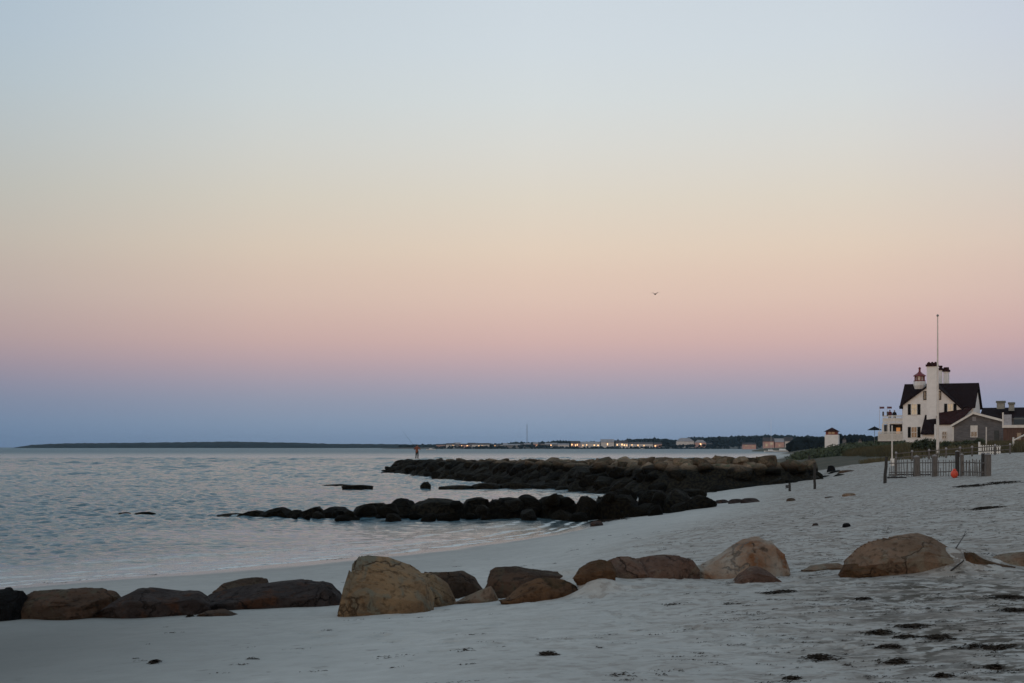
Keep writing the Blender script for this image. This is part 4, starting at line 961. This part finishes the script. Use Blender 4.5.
# ------------------------------------------------------------------ poles, piles, fence
fy = 108.0; fx = ux(937.6, fy); g0 = vz(458.5, fy)
t = empty('flagpole', (fx, fy, g0-.3), 0, 'tall white flagpole in front of the white house', 'flagpole')
hp = vz(316.5, fy)-g0+.3
m = MB(); m.cyl((0,0,-1.5),(0,0,hp*.3),.125,.105,12); m.cyl((0,0,hp*.3),(0,0,hp*.65),.095,.075,10); m.cyl((0,0,hp*.65),(0,0,hp),.065,.04,8); m.build('pole', M['pole'], t)
MB().lathe([(.02,hp-.03),(.09,hp+.03),(.09,hp+.11),(.02,hp+.17)],0,0,10).build('finial', M['grey_metal'], t)
MB().box(-.28,.28,-.05,.05,hp*.02,hp*.02+.1).build('cleat', M['white_trim'], t)
def pole(u, vt, vb, Y, r, mm, label, box=False):
    t = empty('white_pole', (ux(u,Y), Y, vz(vb,Y)), 0, label, 'pole'); MB().cyl((0,0,-.8),(0,0,vz(vt,Y)-vz(vb,Y)),r,r*.75,10).build('shaft', mm, t)
    if box: MB().box(-.13,.13,-.16,-.05,-.42,.1).build('notice_board', M['white_trim'], t)
    return t
pole(892, 425.5, 460, 96, .055, M['pole'], 'thin pale pole with a white notice box before the deck', True)
pole(986.2, 427, 450, 115, .06, M['pole'], 'thin pale pole standing in front of the grey cottage')
def pile(u, vt, vb, wpx, mm, label, lean=0, Y=None, group=None, lean_y=0):
    x, Yp, z = hit(u, vb)
    h = (vb-vt)*Yp/F; r = wpx/2*Yp/F
    m = MB(); n_s = 6; prev = None
    for k in range(n_s):
        a_ = Vector((lean*h*k/n_s+.01*math.sin(k*2.1),0,h*k/n_s)); b_ = Vector((lean*h*(k+1)/n_s+.01*math.sin((k+1)*2.1),0,h*(k+1)/n_s))
        if k == 0: a_.z = -.5
        m.cyl(a_, b_, r*(1.08-.03*k), r*(1.05-.03*k), 10)
    o = m.build('wooden_pile', mm, None, False, (x, Yp, z)); return tag(o, label, 'wooden post', group)
pile(884.5, 457, 483.5, 3.2, M['dark_wood'], 'leaning black pile standing alone left of the picket fence', .08)
pile(814.6, 463, 489.5, 2.6, M['dark_wood'], 'tall dark pile nearest the end of the big jetty')
pile(809.2, 455.5, 476, 2.4, M['dark_wood'], 'dark pile against the shore end of the jetty')
pile(789.6, 483.5, 491.5, 2.6, M['dark_wood'], 'short dark stub of a pile on open sand below the jetty')
pile(787.0, 485.2, 488.2, 3.6, M['dark_wood'], 'broken low pile stump beside the short stub')

FNY = 84.0
def fpt(u): x, y, z = hit(u, 476.5); return x, y, z
FE = empty('picket_fence', hit(937, 476.5), 0, 'weathered grey picket fence with thick posts across the upper beach', 'fence')
fo_ = FE.location
def fence_panel(u0, u1, v0, v1, nm='picket_panel'):
    a = Vector(fpt(u0)); b = Vector(fpt(u1)); d = b-a; m = MB(); n_p = max(3, int(d.length/.21)); h = (476.5-v0)*a.y/F
    for k in range(n_p):
        p = a+d*(k+.5)/n_p; z = gz(p.x,p.y); hh = h*random.uniform(.93,1.03)
        if random.random() < .13: continue
        if random.random() < .12: hh *= random.uniform(.45,.8)
        le = random.gauss(0,.035); q = Vector((p.x-fo_.x, p.y-fo_.y, z-fo_.z))
        m.cyl((q.x,q.y,q.z-.1), (q.x+le,q.y,q.z+hh), .022, .019, 4)
    for q in (.25,.8):
        m.cyl((a.x-fo_.x,a.y-fo_.y-.03,a.z-fo_.z+h*q),(b.x-fo_.x,b.y-fo_.y-.03,b.z-fo_.z+h*q),.03,.03,5)
    m.build(nm, M['grey_wood'], FE)
for a_, b_ in ((889,914),(919,932),(937,955),(960,974),(974,984),): fence_panel(a_, b_, 460, 476.5)
for (u, wpx, vt, mm) in ((916.5,5.0,457.5,'grey_wood'),(934.6,4.6,456.5,'grey_wood'),(957.2,3.4,452.5,'dark_wood'),(961.8,3.0,455,'grey_wood'),(983.2,3.2,454,'dark_wood'),(987.8,5.0,455,'grey_wood'),(896,1.6,458,'grey_wood')):
    p = Vector(fpt(u)); w_ = wpx/2*p.y/F; hh = (476.5-vt)*p.y/F; q = p-fo_
    m = MB(); m.box(q.x-w_,q.x+w_,q.y-w_,q.y+w_,q.z-.4,q.z+hh); ps = m.build('post', M[mm], FE)
    MB().add([(q.x-w_*1.15,q.y-w_*1.15,q.z+hh),(q.x+w_*1.15,q.y-w_*1.15,q.z+hh),(q.x+w_*1.15,q.y+w_*1.15,q.z+hh),(q.x-w_*1.15,q.y+w_*1.15,q.z+hh),(q.x,q.y,q.z+hh+w_)],[(0,1,4),(1,2,4),(2,3,4),(3,0,4),(3,2,1,0)]).build('post_cap', M['far_grey'], ps)
# second row behind: rail with capped posts
RF2 = empty('rail_fence', (ux(940,100),100,gz(ux(940,100),100)), 0, 'low rail fence with pale capped posts behind the picket fence', 'fence'); q0 = RF2.location
prev = None
for u in (896,912,929,946,960,972,995,1010):
    x = ux(u,100)-q0.x; z = gz(ux(u,100),100)-q0.z; hh = .6
    ps = MB().box(x-.05,x+.05,-.05,.05,z-.4,z+hh).build('post', M['grey_wood'], RF2); MB().lathe([(.06,z+hh),(.085,z+hh+.04),(.07,z+hh+.12),(.02,z+hh+.15)],x,0,8).build('post_cap', M['far_roof_pale'], ps)
    if prev: 
        m = MB(); m.cyl((prev[0],0,prev[1]+.6),(x,0,z+.6),.035,.035,5); m.cyl((prev[0],0,prev[1]+.3),(x,0,z+.3),.035,.035,5); m.build('rail', M['grey_wood'], RF2)
    prev = (x,z)
# small white fence with green plants
wf = empty('white_fence', (ux(988,104),104,gz(ux(988,104),104)), 0, 'short white slatted fence right of the hedge below the cottage', 'fence')
m = MB(); 
for k in range(9): m.box(-.55+k*.17,-.47+k*.17,-.02,.02,-.1,.66)
m.box(-.6,.95,.022,.05,.5,.58); m.box(-.6,.95,.022,.05,.1,.18); m.build('slats', M['white_trim'], wf); MB().box(-.7,-.58,-.06,.06,-.2,.9).build('post', M['white_trim'], wf)
# orange float
x, y, z = hit(952.5, 478); t = empty('orange_float', (x, y-.3, z), 0, 'bright orange-red float hanging against the picket fence', 'float')
r0 = .19; V, Fc = ico(3); MB().add([(a*r0, b*r0, c*r0*1.12+r0) for a,b,c in V], Fc).build('ball', M['orange'], t, True)
MB().lathe([(.09,r0*2.05),(.10,r0*2.2),(.03,r0*2.45)],0,0,10).build('neck', M['orange'], t); MB().cyl((0,0,r0*2.4),(.05,.25,r0*3.6),.012,.012,6).build('rope', M['green'], t)
# planks / driftwood
def plank(u0, u1, v, label, mm='dark_wood', th=.05):
    a = Vector(hit(u0, v)); b = Vector(hit(u1, v-.4)); c_ = (a+b)/2; d = (b-a)/2
    m = MB(); K = 7
    for k in range(K):
        p = -d+d*2*k/K; q = -d+d*2*(k+1)/K; zz = lambda t_: .03+.02*math.sin(t_*2.3+u0)
        p = Vector((p.x,p.y,gz(c_.x+p.x,c_.y+p.y)-c_.z+zz(k))); q = Vector((q.x,q.y,gz(c_.x+q.x,c_.y+q.y)-c_.z+zz(k+1))); m.cyl(p, q, th*(1-.05*k), th*(.95-.05*k), 7)
    o = m.build('driftwood', M[mm], None, True, c_); return tag(o, label, 'driftwood')
plank(888, 906, 478.6, 'dark green-black timber lying right of the leaning pile', th=.07)
plank(889, 930, 475.6, 'long thin dark timber along the foot of the fence', th=.05)
plank(945, 962, 571, 'short twisted dark stick on the sand drift at right', th=.012) if False else None

# two sticks by the drift
def stick(u0,v0,u1,v1,label,r=.014,h=.0):
    a = Vector(hit(u0,v0)); b = Vector(hit(u1,v1)); b.z += h; a.z += .01; b.z += .01; mid = (a+b)/2+Vector((.03,0,.025)); m = MB(); m.cyl(a-a,mid-a,r,r*.8,6); m.cyl(mid-a,b-a,r*.8,r*.4,6)
    m.cyl(mid-a, mid-a+Vector((.06,.02,.05)), r*.5, r*.3, 5)
    o = m.build('stick', M['dark_wood'], None, False, a); return tag(o, label, 'stick')
stick(951,572,964,563,'dark forked twig lying on the face of the sand drift')
stick(956,551,966,539,'upright twig sticking out of the top of the sand drift', .01, .12)
stick(395,621,412,619,'thin dark stick lying on sand below the biggest tan boulder', .01) if False else None

# ------------------------------------------------------------------ vegetation
def leaves(mb, cx, cy, cz, rx, ry, rz_, n_l, sz):
    for _ in range(n_l):
        while True:
            a,b,c = random.uniform(-1,1), random.uniform(-1,1), random.uniform(-.6,1)
            rr_ = a*a+b*b+c*c
            if rr_ < 1 and rr_ > .15: break
        k = 1+.25*mn.noise(Vector((a*2+cx, b*2+cy, c*2)))
        p = Vector((cx+a*rx*k, cy+b*ry*k, cz+c*rz_*k)); d = Vector((random.gauss(0,1),random.gauss(0,1),random.gauss(0,1))).normalized(); e = d.orthogonal().normalized()*sz*random.uniform(.4,1); d = d*sz*random.uniform(.6,1.3)
        mb.add([p-d*.5, p+e*.5, p+d*.6, p-e*.5], [(0,1,2,3)])
BU = [(911,923,440,451,125),(918,934,437.8,451,126),(929,940,439.5,451,124),(939,952,441,452,123),(950,962,442,453,122),(959,974,440,452,124),(971,986,438.5,452,126),(996,1008,444,453,118)]
BL = ['low dark shrub right below the lower shuttered window','tall dark shrub left of the flagpole','dark shrub directly behind the flagpole','rounded shrub just right of the flagpole','lowest shrub under the cottage left corner','broad shrub below the cottage white window','tall shrub at the left of the small white fence','small green shrub right of the small white fence']
for (u0,u1,vt,vb,Yb),lb in zip(BU,BL):
    t = empty('shrub', (ux((u0+u1)/2,Yb),Yb,gz(ux((u0+u1)/2,Yb),Yb)), 0, lb, 'shrub', 'shrubs of the garden hedge')
    rx = (u1-u0)/2*Yb/F*1.1; top = vz(vt,Yb)-t.location.z; m = MB(); leaves(m, 0,0,top*.42,rx,rx*.8,top*.58,1500,.16); m.build('foliage', M['leaf'], t)
    m = MB(); 
    for k in range(5): m.cyl((random.uniform(-.1,.1),0,-.1),(random.uniform(-rx*.6,rx*.6),random.uniform(-.3,.3),top*.6),.03,.015,5)
    m.build('stem', M['dark_wood'], t)
# dune grass tufts
mb = MB()
def tuft(x, y, z, h, nb, sp):
    for _ in range(nb):
        a = random.uniform(0,6.28); l_ = random.uniform(.1,.6)*h; bx = x+random.gauss(0,sp); by = y+random.gauss(0,sp); w_ = random.uniform(.012,.028)
        tx_, ty_ = bx+math.cos(a)*l_, by+math.sin(a)*l_; hh = h*random.uniform(.6,1.1)
        mb.add([(bx-w_,by,z-.03),(bx+w_,by,z-.03),((bx+tx_)/2+w_*.8,(by+ty_)/2,z+hh*.7),((bx+tx_)/2-w_*.8,(by+ty_)/2,z+hh*.7),(tx_,ty_,z+hh)], [(0,1,2,3),(3,2,4)])
cnt = 0; Xs = []; Ys = []
for _ in range(19000):
    y = random.uniform(106, 235); u = random.uniform(800, 1060); x = ux(u, y); Xs.append(x); Ys.append(y)
Zs = ground(np.array(Xs), np.array(Ys))
for x, y, z in zip(Xs, Ys, Zs):
    if z < 2.25 or fbm(np.array([x/6]), np.array([y/9]), 2)[0] < -.12-(z-2.5)*.3: continue
    if y > 165 and x > 45 : continue
    tuft(x, y, z, random.uniform(.3,.9), 10, .25); cnt += 1
for u in np.arange(838, 880, .35):                       # sparse fringe by the jetty end
    for k in range(2):
        x, y, z = ux(u+random.uniform(-1,1), random.uniform(108,120)), random.uniform(108,120), 0; z = gz(x,y)
        if z > 1.9: tuft(x,y,z,.35,6,.2)
grass = mb.build('dune_grass', M['grassblade']); tag(grass, 'dry brown-green grass covering the low dunes before the houses', 'grass', None, 'stuff'); print('tufts', cnt)

# ------------------------------------------------------------------ seaweed on the sand
def ribbon_patch(mb, cx, cy, rx, ry, n_r, size, ox=0, oy=0, oz=0, hump=0.0):
    q_ = []; K = 1 if rx < .4 else int(5+rx*3)
    lob = [(random.uniform(-.72,.72)*rx, random.gauss(0,.28)*ry, random.uniform(.12,.34)*rx, random.uniform(.14,.4)*ry) for _ in range(K)] if K > 1 else [(0,0,rx*.5,ry*.5)]
    while len(q_) < n_r:
        L4 = random.choice(lob); a, b = L4[0]+random.gauss(0,.8)*L4[2], L4[1]+random.gauss(0,.8)*L4[3]
        if (a/rx)**2+(b/ry)**2 < 1.9: q_.append((a, b))
    xs = np.array([a for a, b in q_]); yy = np.array([b for a, b in q_])
    zz = ground(cx+xs, cy+yy)
    for a,b,z in zip(xs,yy,zz):
        hm = hump*max(0, 1-(a/rx)**2-(b/ry)**2)*random.random()
        th = random.gauss(0,.45); L_ = size*random.uniform(.4,1.6); w_ = size*random.uniform(.08,.22); p = Vector((cx+a-ox, cy+b-oy, z-oz+.004+hm)); d = Vector((math.cos(th),math.sin(th),random.uniform(-.08,.22))); s_ = Vector((-math.sin(th),math.cos(th),random.uniform(-.4,.4)))*w_
        q = p+d*L_*.5; r_ = q+Vector((math.cos(th+random.gauss(0,.7)),math.sin(th+random.gauss(0,.7)),-.02))*L_*.5; r_.z = max(r_.z, z-oz+.003)
        up = Vector((0,0,.004+L_*.03))
        mb.add([p-s_,p+s_,q+s_+up,q-s_+up,r_+s_*.4,r_-s_*.4], [(0,1,2,3),(3,2,4,5)])
WR = [(818,656,36,9,'dense mound of black seaweed nearest the bottom of the photo'),(893,663,34,7,'brown flat seaweed patch right of the black mound'),(888,648,30,3,'thin dark seaweed streak above the brown patch'),
 (877,633,34,6,'dark seaweed streak at the left start of the right-hand wrack'),(908,628,36,6,'wide black seaweed clump topmost in the right-hand wrack'),(904,638,26,7,'round black seaweed clump in the middle of the wrack'),
 (935,640,40,7,'long black seaweed clump running right through the wrack'),(985,648,76,6,'longest seaweed band reaching the right edge'),(862,599,16,4,'small black seaweed tuft above the wrack'),
 (1006,598,44,7,'seaweed patch under the far right slab'),(1012,612,36,5,'seaweed patch below the far right one'),(777,592,44,2.6,'thin seaweed line below the small red-brown rock'),
 (730,604,26,3,'small seaweed scatter left of the smooth sand'),(940,679,18,5,'seaweed tuft at the bottom edge under the wrack'),(993,669,20,3,'small dark tuft near the bottom right corner'),
 (605,521,46,5,'weed strewn at the foot of the middle groyne'),(790,677,18,3,'tiny seaweed tuft on the bottom sand'),(985,508,30,3,'dark weed line at the upper right sand'),(990,484,50,4,'dark weed band on sand below the fence right end'),(965,486,22,2.4,'short weed streak left of the band below the fence'),
 (152,663,8,3,'tiny black weed tuft alone on the lower left sand'),(188,617,7,2,'tiny dark weed scrap before the long slab'),(545,657,24,3,'small brown weed scrap on sand at bottom centre'),(462,652,24,6,'faint brown weed scatter left of bottom centre'),(620,676,34,6,'brown weed scatter at the bottom centre edge'),(672,604,30,3,'sparse weed scraps right of the middle drift'),
 (250,661,18,4,'faint weed scraps on the lower left sand')]
FAINT = []
for (u,v,wp,hp_,lb) in WR:
    x,y,z = hit(u,v); rx = wp/2*y/F; z1 = hit(u,v-hp_/2)[1]; ry = max(.05, (z1-y)*.72); n_r = int(min(1100, 80+2900*rx*ry*1.4)); faint = 'faint' in lb or 'sparse' in lb or 'scatter' in lb
    if faint: FAINT.append((x, y, rx, ry, n_r//6)); continue
    m = MB(); ribbon_patch(m, x, y, rx, ry, n_r, .034+y*.0012, x, y, z, .022)
    o = m.build('seaweed_clump', M['weed'], None, False, (x,y,z)); tag(o, lb, 'seaweed', 'clumps of washed-up seaweed')
mb = MB()
for x, y, rx, ry, n_r in FAINT: ribbon_patch(mb, x, y, rx, ry, n_r, .03+y*.0009)
for _ in range(720):
    y = 9*(48/9)**random.random(); u = random.triangular(560, 1060, 960) if random.random() < .9 else random.uniform(120, 700); x = ux(u,y)
    if gz(x,y) < .45: continue
    ribbon_patch(mb, x, y, random.uniform(.03,.32), random.uniform(.012,.06), random.randint(3,20), .017+y*.0007)
fl = mb.build('seaweed_flecks', M['weed']); tag(fl, 'countless small scraps of weed strewn over the sand', 'seaweed', None, 'stuff')
# tide line
mb = MB()
for u in np.arange(20, 520, 2.2):
    v = np.interp(u, [0,120,330,480,560], [586.5,577,559,543.5,532]); 
    if random.random() < .45*(fbm(np.array([u/17.]), np.array([3.3]), 2)[0]+.45):
        x,y,z = hit(u, v+random.uniform(-.6,1.2)); ribbon_patch(mb, x, y, random.uniform(.08,.5), .05, random.randint(4,16), .06)
tl = mb.build('tide_line_weed', M['weed']); tag(tl, 'thin dark weed line along the water edge', 'seaweed', None, 'stuff')

# ------------------------------------------------------------------ bird
by_ = 120.0; t = empty('gull', (ux(655.2,by_), by_, vz(294.2,by_)), R(60), 'small dark gull flying alone in the pink sky', 'bird')
V, Fc = ico(3); MB().add([(a*.17*(1-.25*a), b*.055, c*.055) for a,b,c in V]+[], Fc).build('body', mat('gull_grey', (.12,.11,.11), .8), t, True)
for sy in (-1,1):
    m = MB(); m.add([(.07,sy*.03,.02),(-.08,sy*.03,.02),(.09,sy*.22,.13),(-.06,sy*.22,.12),(-.06,sy*.46,.10),(-.10,sy*.46,.095),(.07,sy*.03,.035),(-.08,sy*.03,.03),(.09,sy*.22,.145),(-.06,sy*.22,.13)], [(0,1,3,2),(2,3,5,4),(6,8,9,7),(8,4,5,9),(0,2,8,6),(2,4,8),(1,7,9,3),(3,9,5)]); m.build('wing', mat('gull_wing', (.09,.085,.085), .8), t)
MB().add([(-.14,-.03,0),(-.14,.03,0),(-.25,.045,0),(-.25,-.045,0),(-.14,0,.02)],[(0,1,2,3),(0,4,1),(1,4,2),(2,4,3),(3,4,0)]).build('tail', mat('gull_tail', (.2,.19,.19), .8), t)
